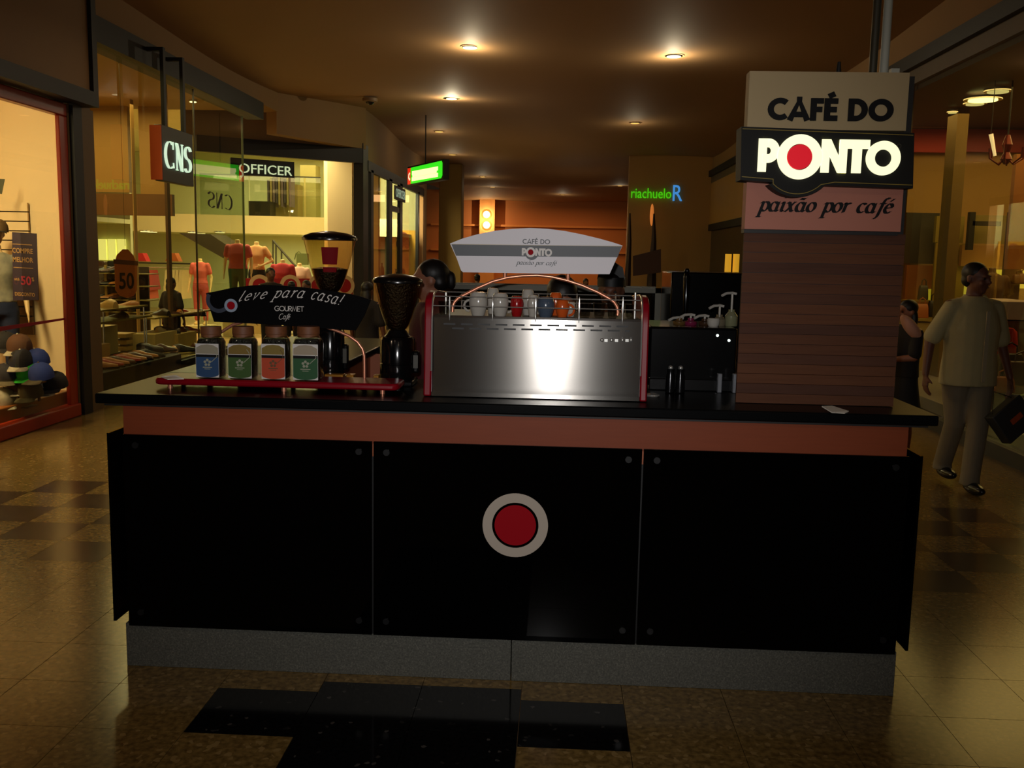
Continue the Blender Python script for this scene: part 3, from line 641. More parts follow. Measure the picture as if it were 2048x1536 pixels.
for sgn, x0, x1 in ((-1, mp(849, 700).x, xa-.001), (1, xb+.001, mp(1296, 700).x)):
    pf = [(MY-.03, ZT+.002), (MY-.018, ZT+.10), (MY-.01, zt_-.02), (MY-.004, zt_+.03), (MY+.012, zt_+.062), (MY+.05, zt_+.082), (MY+.12, zt_+.09), (MY+.5, zt_+.07), (MY+.52, zt_-.05), (MY+.52, ZT+.002)]
    b = MB(); n = len(pf); b.add([(x0, y, z) for y, z in pf]+[(x1, y, z) for y, z in pf], [tuple(range(n)), tuple(range(2*n-1, n-1, -1))]+[(i, (i+1) % n, n+(i+1) % n, n+i) for i in range(n)])
    f = b.build('side_fin', M['red_lacquer'], em_, smooth=40, bevel=.006)
    q = [(x1 if sgn < 0 else x0, y-.002, z) for y, z in pf[1:8]]; MB().tube(q, .0035, 8).build('fin_edge', M['chrome'], f)
for r_, (ys, x0p, cnt, off) in enumerate(((650, 887, 11, 0), (658.5, 904, 11, 0))):
    for i in range(cnt):
        px = x0p+i*34.6; py = ys+(px-887)*.0145-2
        w = 24 if not (r_ == 1 and i == 10) else 9
        c = mp(px+w/2, py); MB().box(c.x-w*.00095, c.x+w*.00095, MY-.0012, MY+.001, c.z-.0032, c.z+.0032).build('vent_slot', M['black'], em_, smooth=0)
for i, px in enumerate((1204, 1212, 1223, 1233, 1245, 1254, 1262)):
    c = mp(px, 680); 
    if i % 2: q = MB().box(c.x-.006, c.x+.006, MY-.006, MY, c.z-.007, c.z+.004)
    else: q = MB().ball((c.x, MY-.002, c.z), .007, .006, .008)
    q.build('nameplate_letter', M['chrome'], em_)
for dy, dz in ((0, 0), ):
    for py0, py1 in ((592, 598.5), (611, 618.5)):
        a = mp(866, py0, .004); c = mp(1281, py1, .004); MB().cyl(tuple(a), (c.x, a.y, a.z), .0022, n=8).build('cup_rail', M['chrome'], em_)
        MB().cyl((a.x, MY+.46, a.z), (c.x, MY+.46, a.z), .0022, n=8).build('cup_rail', M['chrome'], em_)
for px in (900, 986, 1072, 1159, 1246):
    a = mp(px, 596, .004); b = MB(); zlo = zt_-.018
    b.lathe((a.x, MY-.002, zlo), [(.0008, 0), (.003, .02), (.0022, .035), (.0055, .055), (.003, .09), (.001, a.z-zlo+.004)], 10); b.build('rail_post', M['chrome'], em_)
    MB().cyl((a.x, MY+.46, zt_), (a.x, MY+.46, a.z), .003, n=8).build('rail_post', M['chrome'], em_)
for px, dy in ((892, .1), (1271, .06), (1061, .3)):
    a = mp(px, 585, dy); MB().cyl((a.x, MY+dy, zt_), (a.x, MY+dy, a.z), .005).build('valve_stem', M['chrome'], em_)

# cups on the tray
def cup(px, py_top, wpx, dy, mt, label, handle=None, flare=.88, up=False, kind='coffee_cup'):
    a = P(px, py_top, Y=MY+dy); r = wpx*.5*(MY+dy)/1900; hgt = a.z-zt_+.002; z = zt_-.002
    t = thing(kind, label, 'cup', (a.x, MY+dy, z), 'cups on the machine tray')
    pr0 = [(r*.62, 0), (r*.70, hgt*.06), (r*.97, hgt*.45), (r, hgt*.62), (r*.86, hgt*.92), (r*.70, hgt), (r*.2, hgt)] if up is False else [(r*.6, 0), (r*.8, hgt*.1), (r, hgt), (r*.92, hgt), (r*.74, hgt*.14), (r*.2, hgt*.1)]
    MB().lathe((a.x, MY+dy, z), pr0, 22).build('bowl', mt, t)
    if handle:
        s = handle; q = [(a.x+s*(r*.9+.022*math.sin(R(x))), MY+dy-.004, z+hgt*.42+.022*math.cos(R(x))) for x in range(0, 181, 30)]; MB().tube(q, .0048, 8).build('handle', mt, t)
    return t
cup(957, 584, 38, .07, M['china'], 'white cup with a handle, leftmost on the machine tray', -1)
cup(986, 576, 26, .22, M['china'], 'white cup standing behind the two front left cups')
cup(1001, 586, 34, .07, M['china'], 'white cup just behind the second rail post', 1)
cup(1034, 592, 27, .07, M['china_red'], 'dark red cup between two white cups')
cup(1056, 579, 26, .18, M['china'], 'tall white cup tipped up behind the red cup')
cup(1066, 590, 22, .08, M['china'], 'white cup to the left of the slate blue one', 1)
cup(1092, 594, 36, .06, M['china_blue'], 'slate blue cup at the middle of the tray')
cup(1112, 585, 26, .20, M['china_orange'], 'orange cup at the back of the tray')
cup(1125, 600, 28, .09, M['china_orange'], 'orange cup next to the slate blue cup', 1)
cup(1142, 604, 20, .12, M['china'], 'small cream cup behind the fourth rail post')
for i, (px, pt, w) in enumerate(((1170, 606, 26), (1199, 605, 26), (1226, 605, 24), (1262, 608, 26), (889, 602, 26))):
    cup(px, pt, w, .09+.03*(i % 2), M['cup_glass'], ('clear glass cup right of the orange cup', 'clear glass cup, second from the orange cup', 'clear glass cup under the end of the copper arch', 'clear glass cup at the right end of the tray', 'clear glass cup at the left end of the tray')[i], None, up=True, kind='glass_cup')

# copper arch and white topper
ar = thing('copper_arch', 'polished copper tube arch rising over the espresso machine', 'tube arch', tuple(mp(1072, 630)))
ap = [(905, 624), (905.5, 612), (909, 604), (917, 596), (932, 588), (955, 576), (985, 563), (1015, 555), (1045, 551.5), (1075, 550.5), (1105, 554), (1135, 561), (1165, 571), (1195, 584), (1217, 596), (1228, 604), (1234, 613), (1236, 624), (1235, 631)]
tb = MB().tube([tuple(P(x, y, Y=MY+.015)) for x, y in ap], .0065, 14).build('tube', M['copper'], ar, smooth=60)
for x in (1010, 1136):
    a, c = P(x, 556+(x-1010)*.045, Y=MY+.015), P(x, 545+(x-1010)*.03, Y=MY+.015); MB().cyl(tuple(a), tuple(c), .0065, .0085, 14).build('sign_clamp', M['copper'], ar)
    
sg = thing('arched_sign', 'white arched sign board on the copper arch over the espresso machine', 'sign', tuple(mp(1072, 545)))
by = MY-.002
top = [(900, 487), (925, 477), (955, 468.5), (990, 461.5), (1025, 457.5), (1060, 456), (1095, 457.5), (1130, 462), (1165, 469), (1200, 477.5), (1225, 484.5), (1245, 491)]
out = top+[(1219, 548.5), (1072, 547), (926, 544.5), (922, 541), (914, 518)]
P2 = lambda l, Y: [(P(x, y, Y=Y).x, P(x, y, Y=Y).z) for x, y in l]
b = MB(); b.prism(P2(out, by), (0, by, 0), XF, ZF, -TOW, .012); b.build('board', M['banner_white'], sg, smooth=0)
b = MB(); b.prism(P2([(903, 489), (1072, 491), (1243.5, 493), (1235, 514.5), (1072, 513), (912, 511.5)], by), (0, by-.001, 0), XF, ZF, -TOW, .001); b.build('grey_stripe', M['grey_ink'], sg, smooth=0)
b = MB(); pu = plane_put((0, by-.0015, 0), XF, ZF, TOW); ribbon(b, P2([(903, 488.5), (1072, 490.5), (1243.5, 492.5)], by), pu, w=.0016, t=.0004); b.build('gold_line', M['gold'], sg, smooth=0)
def ponto(parent, o, W_, mt_let, mt_red, t=.003, redname='red_dot', lname='lettering', scz=1.0):
    """the PONTO word: P, a big ringed O with a red disc, N, T, O; o = lower left of the letters, W_ = width"""
    s = W_/4.295; pu = plane_put(o, XF, ZF, TOW, s, s*scz); b = MB()
    ribbon(b, [(.13, 0), (.13, 1)], pu, w=.26, t=t)
    for l in ([(.13, .87), (.30, .87)], arc(.30, .635, .215, .235, 90, -90), [(.13, .40), (.30, .40)]): ribbon(b, l, pu, w=.26, t=t)
    disc(b, pu, 1.26, .46, .395, .675, t*1.6, 56)
    ribbon(b, [(2.04, 0), (2.04, 1)], pu, w=.25, t=t); ribbon(b, [(2.05, 1), (2.56, 0)], pu, nib=(.27, 0), t=t); ribbon(b, [(2.57, 0), (2.57, .99)], pu, w=.24, t=t)
    ribbon(b, [(2.45, .865), (3.36, .865)], pu, w=.27, t=t); ribbon(b, [(2.99, 0), (2.99, .9)], pu, w=.28, t=t)
    disc(b, pu, 3.78, .46, .26, .515, t*1.7, 48)
    b.build(lname, mt_let, parent, smooth=0)
    b = MB(); disc(b, pu, 1.26, .46, 0, .372, t*1.4, 48); b.build(redname, mt_red, parent, smooth=0)
f = (1/1900)*3.66
a = P(1043.5, 511, Y=by-.002); ponto(sg, a, P(1104, 510, Y=by).x-a.x, M['white_print'], M['disc_red'], .0006, scz=1.05)
b = MB(); c = P(1063.5, 506.5, Y=by); disc(b, plane_put((c.x, by-.001, c.z), XF, ZF, TOW), 0, 0, 0, .0255, .0003, 30); b.build('emblem_backing', M['grey_ink'], sg, smooth=0)
a = P(1045, 487.5, Y=by-.001); wdt = P(1100, 488, Y=by).x-a.x; ls, WW = strokes('CAFÉ DO', caps(.17), .07); s = wdt/WW
write('CAFÉ DO', caps(.17), plane_put(a, XF, ZF, TOW, s, .0185), sg, 'lettering', M['grey_ink'], w=.17, gap=.07, t=.0006)
a = P(1033, 529, Y=by-.001); wdt = P(1112, 529, Y=by).x-a.x; ls, WW = strokes('paixão por café', LOW, .1); s = wdt/WW
write('paixão por café', LOW, plane_put(a, XF, ZF, TOW, s, s*.80, .30), sg, 'slogan', M['grey_ink'], nib=(.2, .12), t=.0006)

# ---------------------------------------------------------------- tall sign pillar
TPY = 3.68; PD = .035
tp = thing('sign_pillar', 'tall sign pillar clad in walnut boards with stacked cafe name panels', 'sign pillar', (P(1640, 815, Y=TPY).x, TPY, ZT))
px0, px1 = P(1480, 640, Y=TPY).x, P(1799, 640, Y=TPY).x
def xz(x, y, Y=TPY): q = P(x, y, Y=Y); return q.x, q.z
ztop = P(1500, 462, Y=TPY).z
MB().box(px0+.004, px1-.004, TPY+.014, TPY+PD, ZT+.001, P(1500, 145, Y=TPY).z-.005).build('core', M['black'], tp)
npl = 17; hh = (ztop-ZT-.003)/npl
for i in range(npl):
    z = ZT+.002+i*hh; MB().box(px0, px1, TPY+(.0 if i % 3 else .0012), TPY+.016, z, z+hh-.0016).build('cladding_board', M['plank'][(i*7+i//3) % 4], tp, smooth=0)
zp1 = P(1650, 376, Y=TPY-.03).z; zp0 = P(1491, 458, Y=TPY-.03).z; a = P(1491, 420, Y=TPY-.03).x; c = P(1804, 420, Y=TPY-.03).x
MB().box(a, c, TPY-.03, TPY+PD, zp0, zp1+.02).build('rose_panel', M['pink_panel'], tp, smooth=0)
MB().box(a, c-.006, TPY-.022, TPY+PD, zp0-.014, zp0-.001).build('shadow_gap', M['black'], tp, smooth=0)
zb1 = P(1498, 142, Y=TPY-.03).z; zb0 = P(1497, 252, Y=TPY-.03).z; a2 = P(1497, 200, Y=TPY-.03).x; c2 = P(1816, 200, Y=TPY-.03).x
MB().box(a2, c2, TPY-.03, TPY+PD, zb0-.01, zb1).build('beige_panel', M['beige_panel'], tp, smooth=0)
BY = TPY-.10
q = lambda x, y: (P(x, y, Y=BY).x, P(x, y, Y=BY).z)
o1 = [q(1483, 253), q(1829, 266), q(1826, 377), q(1655, 372)]
cb = q(1597, 314); rb = .136
o1 += [(cb[0]+rb*math.cos(R(t_)), cb[1]-.008+rb*math.sin(R(t_))) for t_ in range(-42, -139, -8)]
zc_ = o1[-1]; o1 += [q(1548, 365), q(1481, 360)]
o1[3] = (o1[4][0]+.03, q(1655, 372)[1]+.002); 
b = MB(); b.prism(o1, (0, BY, 0), XF, ZF, -TOW, .10); b.build('light_box', mat('light_box_black', (17, 17, 14), .6, spec=.25), tp, smooth=0)
pu = plane_put((0, BY-.001, 0), XF, ZF, TOW)
b = MB(); ribbon(b, [(o1[0][0]+.004, o1[0][1]-.008), (o1[1][0]-.004, o1[1][1]-.008)], pu, w=.0025, t=.001)
low = [(o1[2][0]-.004, o1[2][1]+.012), (o1[3][0]+.004, o1[3][1]+.012)]+[(cb[0]+(rb-.012)*math.cos(R(t_)), cb[1]-.008+(rb-.012)*math.sin(R(t_))) for t_ in range(-46, -135, -8)]+[(q(1548, 365)[0]-.004, q(1548, 365)[1]+.012), (o1[-1][0]+.004, o1[-1][1]+.012)]
ribbon(b, low, pu, w=.0025, t=.001); b.build('gold_line', M['gold'], tp, smooth=0)
a = P(1514, 343.5, Y=BY-.001); W_ = P(1797, 350, Y=BY).x-a.x; ponto(tp, a, W_, M['lit_letter'], M['lit_red'], .006, scz=1.0)
c = P(1798, 292, Y=BY-.001); b = MB(); disc(b, plane_put(c, XF, ZF, TOW), 0, 0, .006, .008, .001, 20); b.build('registered_mark', M['grey_metal'], tp, smooth=0)
a = P(1534, 240.5, Y=TPY-.031); wdt = P(1785, 240, Y=TPY-.031).x-a.x; hgt = P(1640, 199, Y=TPY-.031).z-P(1640, 242, Y=TPY-.031).z; ls, WW = strokes('CAFÉ DO', caps(.24), .035)
write('CAFÉ DO', caps(.24), plane_put(a, XF, ZF, TOW, wdt/WW, hgt*1.05), tp, 'lettering', M['ink'], w=.24, gap=.035, t=.006)
a = P(1517, 422, Y=TPY-.031); wdt = P(1789, 430, Y=TPY-.031).x-a.x; ls, WW = strokes('paixão por café', LOW, .1); s = wdt/WW
write('paixão por café', LOW, plane_put(a, XF, ZF, TOW, s*.97, s*.78, .26), tp, 'slogan', M['ink'], nib=(.25, .13), t=.003)
for px, r, m_ in ((1745, .015, M['grey_metal']), (1767, .016, M['galv'])):
    a = P(px, 150, Y=TPY+.04); MB().cyl((a.x, a.y, a.z-.05), (a.x, a.y, ZC-.0), r).build('service_pipe', m_, tp)
a = P(1788, 146, Y=TPY+.05); MB().cbox((a.x, a.y, a.z+.004), .03, .03, .02).build('bracket', M['galv'], tp)
a = P(1677, 146, Y=TPY+.05); MB().cyl((a.x, a.y, a.z), (a.x, a.y, a.z+.04), .01, .006).build('cable_gland', M['black'], tp)

# folded napkin on the worktop in front of the pillar
a = P(1645, 812, Z=ZT+.012); c = P(1697, 824, Z=ZT+.004)
b = MB(); v = [P(1644, 812, Z=ZT+.02), P(1664, 811, Z=ZT+.014), P(1698, 822, Z=ZT+.006), P(1690, 826, Z=ZT+.003), P(1664, 824, Z=ZT+.008)]
b.add([tuple(p) for p in v]+[(p.x, p.y+.004, p.z-.004) for p in v], [(0,1,2,3,4), (9,8,7,6,5), (0,5,6,1), (1,6,7,2), (2,7,8,3), (3,8,9,4), (4,9,5,0)])
solo('paper_napkin', b, M['paper'], 'folded white paper napkin at the foot of the sign pillar', 'napkin', smooth=0)

# ---------------------------------------------------------------- red shelf with coffee jars
RY = 3.66
sh = thing('red_shelf', 'low red lacquered shelf on copper posts carrying four coffee jars', 'shelf', (P(550, 780, Y=RY).x, RY, ZT))
a = P(308, 762, Y=RY); c = P(797, 774, Y=RY); zs = P(560, 762, Y=RY).z; th = .026
x0, x1 = a.x, c.x
o2 = [(x0+.03, 0), (x1-.03, 0)]+[(x1-.03+.03*math.cos(R(t_)), .03+.03*math.sin(R(t_))) for t_ in (-60, -30, 0)]+[(x1, .16), (x1-.03, .19), (x0+.03, .19), (x0, .16)]+[(x0+.03+.03*math.cos(R(t_)), .03+.03*math.sin(R(t_))) for t_ in (180, 210, 240)]
b = MB(); b.prism(o2, (0, RY-.01, zs-th), XF, Vector((0, 1, 0)), ZF, th); b.build('board', M['red_lacquer'], sh, bevel=.008)
for px in (341, 568, 765):
    q_ = P(px, 790, Y=RY+.015); MB().cyl((q_.x, RY+.015, ZT), (q_.x, RY+.015, zs-th), .010, n=16).build('post', M['copper'], sh)
    MB().cyl((q_.x, RY+.15, ZT), (q_.x, RY+.15, zs-th), .010, n=16).build('post', M['copper'], sh)
def jar(px, wpx, top_py, colr, label, upper=(150, 135, 100)):
    c = P(px, 758, Y=RY+.045); w = wpx/1900*3.7*1.02; zb = zs+.0005; H = P(px, 668, Y=RY+.045).z-zb; y = RY+.05
    t = thing('coffee_jar', label, 'jar', (c.x, y, zb), 'coffee jars on the red shelf')
    def rr(s, z, e=6): 
        out = []
        for i in range(28):
            a = 2*math.pi*i/28; k = (abs(math.cos(a))**e+abs(math.sin(a))**e)**(-1/e); out.append((c.x+s*k*math.cos(a), y+s*k*math.sin(a)*.9, z))
        return out
    h = w/2
    MB().rings([rr(h*.9, zb), rr(h, zb+.008), rr(h, zb+H*.80), rr(h*.93, zb+H*.90, 4), rr(h*.78, zb+H*.97, 2.5), rr(h*.78, zb+H, 2)]).build('glass_body', M['jar_glass'], t, smooth=60)
    MB().rings([rr(h*.86, zb+.006), rr(h*.93, zb+.012), rr(h*.93, zb+H*.84), rr(h*.86, zb+H*.90, 4)]).build('coffee_beans', M['beans'], t)
    zc0 = zb+H; ck = MB().lathe((c.x, y, zc0), [(h*.80, -.012), (h*.80, .0), (h*.84, .002), (h*.82, .030)], 28).build('cork_lid', M['cork'], t)
    yf = y-h*.9-.0012; lw = h*.93; z0 = zb+.006; z1 = zb+H*.80
    lb = MB().box(c.x-lw, c.x+lw, yf, yf+.0008, z0, z1).build('paper_label', M['white_print'], t, smooth=0)
    pu = plane_put((c.x, yf, z0), XF, ZF, TOW); hh_ = z1-z0
    b = MB(); o_ = [(-lw*.98, hh_*.60)]+[(lw*.98*math.cos(R(a_)), hh_*.10+hh_*.10*math.sin(R(a_))) for a_ in range(180, 361, 15)]+[(lw*.98, hh_*.60)]
    b.prism(o_, (c.x, yf, z0), XF, ZF, TOW, .0004); b.build('colour_field', mat('label_colour', colr, .5), lb, smooth=0)
    b = MB(); b.prism([(-lw*.98, hh_*.60), (lw*.98, hh_*.60), (lw*.98, hh_*.68), (-lw*.98, hh_*.68)], (c.x, yf, z0), XF, ZF, TOW, .0005); b.build('dark_stripe', M['ink'], lb, smooth=0)
    b = MB(); b.prism([(-lw*.96, hh_*.70), (lw*.96, hh_*.70), (lw*.94, hh_*.88), (lw*.5, hh_*.96), (0, hh_*.98), (-lw*.5, hh_*.96), (-lw*.94, hh_*.88)], (c.x, yf, z0), XF, ZF, TOW, .0004); b.build('upper_field', mat('label_upper', upper, .6), lb, smooth=0)
    b = MB(); pe = plane_put((c.x, yf-.0005, z0), XF, ZF, TOW)
    for i in range(5): a_ = R(90+72*i); disc(b, pe, .010*math.cos(a_), hh_*.44+.010*math.sin(a_), 0, .0055, .0003, 10)
    ribbon(b, [(-lw*.4, hh_*.30), (lw*.4, hh_*.30)], pe, w=.0035, t=.0003); ribbon(b, [(-lw*.25, hh_*.25), (lw*.25, hh_*.25)], pe, w=.002, t=.0003)
    ribbon(b, [(lw*.35, hh_*.46), (lw*.6, hh_*.54), (lw*.85, hh_*.62), (lw*.8, hh_*.75), (lw*.6, hh_*.84)], pe, w=.0025, t=.0003)
    b.build('label_print', mat('pale_print', (150, 150, 130), .6) if colr[0] < 150 else M['ochre_dark'], lb, smooth=0)
    return t
jar(423, 50, 0, (34, 68, 108), 'coffee jar with a blue label', (150, 142, 120))
jar(487, 51, 0, (52, 84, 26), 'coffee jar with an olive green label', (120, 96, 30))
jar(553, 51, 0, (180, 62, 24), 'coffee jar with an orange label', (124, 104, 36))
jar(617, 54, 0, (22, 78, 36), 'coffee jar with a dark green label', (156, 142, 120))

# black banner on its own copper arch behind the jars
BY2 = 3.80
bn = thing('banner_sign', 'black curved sign board reading leve para casa behind the coffee jars', 'sign', tuple(P(570, 660, Y=BY2)))
ol = [(412, 586), (430, 583), (462, 576), (500, 571), (530, 569.5), (570, 571.5), (610, 575), (655, 581), (700, 588), (722, 593), (741, 600), (728, 632), (711, 661), (660, 658), (600, 653), (540, 649), (480, 646), (428, 643.5), (419, 615)]
b = MB(); b.prism(P2(ol, BY2), (0, BY2, 0), XF, ZF, -TOW, .010); b.build('board', mat('chalkboard_black', (8, 7, 8), .7, spec=.06), bn, smooth=0)
c = P(462, 611, Y=BY2-.001); pu = plane_put(c, XF, ZF, TOW)
b = MB(); disc(b, pu, 0, 0, .0165, .027, .001, 36); b.build('ring_emblem', mat('blue_white_print', (150, 165, 185), .5), bn, smooth=0)
b = MB(); disc(b, pu, 0, 0, 0, .0160, .001, 30); b.build('red_dot', M['disc_red'], bn, smooth=0)
b = MB(); c2_ = P(437, 600, Y=BY2-.0006)
for i in range(14):
    a_ = [R(150+i*12), R(162+i*12)]; pu2 = plane_put(c2_, XF, ZF, TOW); b.add([pu2(.052*math.cos(a_[0]), .052*math.sin(a_[0]), 0), pu2(.052*math.cos(a_[1]), .052*math.sin(a_[1]), 0), pu2(.036*math.cos(a_[1]), .036*math.sin(a_[1]), 0), pu2(.036*math.cos(a_[0]), .036*math.sin(a_[0]), 0)], [(0, 1, 2, 3)])
b.build('faded_swirl', mat('faded_blue', (48, 56, 72), .5), bn, smooth=0)
a = P(476, 603, Y=BY2-.001); wd = P(699, 604, Y=BY2).x-a.x; ls, WW = strokes('leve para casa!', LOW, .26); s = wd/WW
write('leve para casa!', LOW, plane_put(a, XF, ZF, TOW, s*.92, s*.80, .55), bn, 'lettering', M['white_print'], w=.13, gap=.26, t=.0008, base=lambda u: .95*math.sin(math.pi*min(1, u*.95))-.35*u)
a = P(549, 622, Y=BY2-.001); wd = P(608, 622, Y=BY2).x-a.x; ls, WW = strokes('GOURMET', caps(.11), .02); s = wd/WW
write('GOURMET', caps(.11), plane_put(a, XF, ZF, TOW, s, .021), bn, 'lettering', M['white_print'], w=.12, gap=.02, t=.0008)
a = P(558, 638, Y=BY2-.001)
b = MB(); pu = plane_put(a, XF, ZF, TOW, .0135, .0135, .3); ribbon(b, arc(.5, .75, .62, .85, 55, 325), pu, w=.16, t=.0008)
x_ = 1.15
for ch in 'afé':
    w2, l2 = LOW[ch]
    for l in l2: ribbon(b, [(px+x_, py) for px, py in l], pu, w=.15, t=.0008)
    x_ += w2+.02
b.build('lettering', M['white_print'], bn, smooth=0)
ar2 = thing('copper_arch', 'copper tube arch holding the black banner behind the jars', 'tube arch', tuple(P(728, 760, Y=BY2+.02)))
rp = [(729, 762), (729, 735), (728.5, 712), (725, 698), (715, 684), (698, 672), (680, 664), (655, 655), (610, 640), (560, 632), (510, 636), (465, 650), (436, 668), (425, 684), (421, 700), (420, 730), (420, 755)]
pts = [P(x, y, Y=BY2+.018) for x, y in rp]; pts[0].z = ZT+.012; pts[-1].z = ZT+.012
MB().tube([tuple(p) for p in pts], .0065, 12).build('tube', M['copper'], ar2, smooth=60)
for e in (pts[0], pts[-1]): MB().cyl((e.x, e.y, ZT), (e.x, e.y, ZT+.014), .016, .012).build('foot', M['copper'], ar2)

# small things under and behind the shelf
a = P(340, 752, Z=zs+.002); b = MB().quadp([P(322, 753, Z=zs+.003), P(352, 750, Z=zs+.012), P(368, 757, Z=zs+.003), P(335, 758, Z=zs+.003)], (0, 0, -.003))
solo('paper_slip', b, M['paper'], 'cream slip of paper at the left end of the red shelf', 'paper', smooth=0)
a = P(520, 786, Y=3.84); solo('cable_box', MB().cbox((a.x, 3.86, ZT+.02), .17, .10, .04), mat('slate_box', (44, 46, 50), .5), 'flat slate grey box under the red shelf', 'box', bevel=.004)
q_ = [P(x, y, Y=3.79) for x, y in ((506, 778), (515, 786), (530, 791), (548, 790), (556, 784))]; solo('power_cord', MB().tube([tuple(p) for p in q_], .0025, 8), M['black_plastic'], 'thin black cord looped in front of the slate grey box', 'cord')
a = P(614, 786, Y=3.85); solo('foil_packet', MB().quadp([P(603, 792, Y=3.83), P(625, 790, Y=3.83), P(627, 779, Y=3.87), P(604, 778, Y=3.87)], (0, .02, 0)), mat('foil_green', (150, 160, 110), .25, metal=.6), 'small shiny green packet under the red shelf', 'packet', smooth=0)
for i, (px, w) in enumerate(((668, 30), (700, 12), (752, 9))):
    a = P(px, 788, Y=3.9); ww = w*.002; solo('amber_tin', MB().cbox((a.x, 3.92, ZT+.022), ww*1.3, .05, .044), mat('amber_tin', (176, 120, 40), .3, metal=.5), ('wide amber box under the right half of the red shelf', 'narrow amber box beside the wide one under the shelf', 'pale gold tin by the right post of the shelf')[i], 'box', 'amber boxes under the shelf', bevel=.003)

# ---------------------------------------------------------------- grinders
def grinder(px, Y, ry_top, r_px, y_hop_bot, y_body_top, body_r_px, label, beans_lvl, sticker):
    c = P(px, y_body_top, Y=Y); t = thing('coffee_grinder', label, 'coffee grinder', (c.x, Y, ZT)); sc_ = Y/1900
    zt2 = P(px, ry_top, Y=Y).z; zb2 = P(px, y_hop_bot, Y=Y).z; zbt = c.z; r = r_px*sc_; rb_ = body_r_px*sc_; H = zt2-zb2
    prof = lambda q: r*(.30+.70*q**.62)
    hp = MB().lathe((c.x, Y, zb2), [(prof(i/10), H*i/10) for i in range(11)], 36).build('hopper', M['hopper_glass'], t, smooth=60)
    MB().lathe((c.x, Y, zb2), [(prof(i/10*beans_lvl)*.965, .003+H*i/10*beans_lvl) for i in range(11)]+[(prof(beans_lvl)*.4, H*beans_lvl+.012)], 28).build('coffee_beans', M['beans'], hp)
    MB().lathe((c.x, Y, zt2), [(r*1.04, -.010), (r*1.05, 0), (r*1.0, .008), (r*.7, .020), (r*.2, .028)], 36).build('hopper_lid', M['black_plastic'], t, smooth=60)
    MB().lathe((c.x, Y, zbt), [(rb_*.75, 0), (rb_*.62, (zb2-zbt)*.5), (r*.36, zb2-zbt+.004)], 28).build('collar', M['black_plastic'], t)
    hb = zbt-ZT
    MB().lathe((c.x, Y, ZT), [(rb_*.98, .02), (rb_*1.0, .03), (rb_*1.0, hb*.42), (rb_*.94, hb*.43), (rb_*.94, hb*.45), (rb_, hb*.46), (rb_, hb*.93), (rb_*.9, hb*.99), (rb_*.7, hb)], 40).build('body', mat('grinder_black_gloss', (9, 10, 11), .14, coat=.5), t, smooth=40)
    MB().box(c.x-rb_*1.05, c.x+rb_*1.05, Y-rb_*1.25, Y+rb_*1.1, ZT, ZT+.022).build('base', M['black_plastic'], t, bevel=.006)
    MB().box(c.x+rb_*.92, c.x+rb_*1.28, Y-rb_*.3, Y+rb_*.3, ZT+.05, ZT+hb*.7).build('doser', M['black_plastic'], t, bevel=.008)
    MB().box(c.x+rb_*.97, c.x+rb_*1.24, Y-rb_*.36, Y-rb_*.28, ZT+hb*.35, ZT+hb*.62).build('control_plate', mat('grey_plate', (70, 68, 60), .35), t)
    if sticker:
        rr_ = prof(.72)+.0015; b = MB(); n = 8
        for z0, z1 in ((.52, .83), (.38, .47)):
            ra, rb2 = prof(z0)+.0015, prof(z1)+.0015
            pt = lambda a, z: (c.x+(prof(z)+.0015)*math.cos(a), Y+(prof(z)+.0015)*math.sin(a), zb2+H*z)
            A = [R(-96+40*i/n) for i in range(n+1)]
            b.add([pt(x, z0) for x in A]+[pt(x, z1) for x in A], [(i, i+1, n+2+i, n+1+i) for i in range(n)])
        b.build('sticker', mat('red_sticker', (120, 4, 12), .7, spec=.2), hp)
    return t
grinder(660, 4.02, 476, 52, 585, 655, 29, 'coffee grinder with a red square sticker on its amber hopper, behind the jars', .42, True)
grinder(795, 3.98, 561, 48, 662, 672, 35, 'dark coffee grinder right beside the espresso machine', .93, False)

# ---------------------------------------------------------------- right end: black equipment and syrup pumps
bx0, bx1 = P(1298, 700, Y=4.05).x, P(1474, 700, Y=4.05).x
ov = thing('equipment_case', 'black equipment case between the espresso machine and the sign pillar', 'appliance', ((bx0+bx1)/2, 4.05, ZT))
ze = P(1390, 655, Y=4.05).z
MB().box(bx0, bx1, 4.05, 4.5, ZT+.01, ze).build('housing', mat('case_black', (8, 8, 9), .16), ov, bevel=.01)
MB().box(bx0, bx1-.02, 3.99, 4.05, ZT, ZT+.05).build('drip_tray', M['black_plastic'], ov, bevel=.004)
for px, py in ((1435, 671), (1458, 681)): a = P(px, py, Y=4.045); MB().ball(tuple(a), .006).build('indicator', mat('indicator_white', (240, 250, 245), .3, emit=(230, 250, 240), es=1.6), ov)
for px in (1340, 1360):
    a = P(px, 800, Y=3.9); t_ = thing('steel_shaker', 'narrow black metal pitcher %s on the worktop right of the machine' % ('left of its twin' if px < 1350 else 'right of its twin'), 'pitcher', (a.x, 3.92, ZT), 'dark pitchers')
    MB().lathe((a.x, 3.92, ZT), [(.016, 0), (.02, .004), (.018, .07), (.014, .085), (.016, .10)], 20).build('body', mat('dark_metal', (38, 38, 40), .2, metal=.8), t_); MB().ball((a.x, 3.92, ZT+.104), .010).build('knob', M['chrome'], t_)
a = P(1305, 801, Y=3.78); solo('steel_dish', MB().lathe((a.x, 3.8, ZT), [(.026, 0), (.03, .004), (.028, .009), (.01, .014)], 24), M['chrome'], 'small shiny dish lying on the worktop beside the red side of the machine', 'dish')
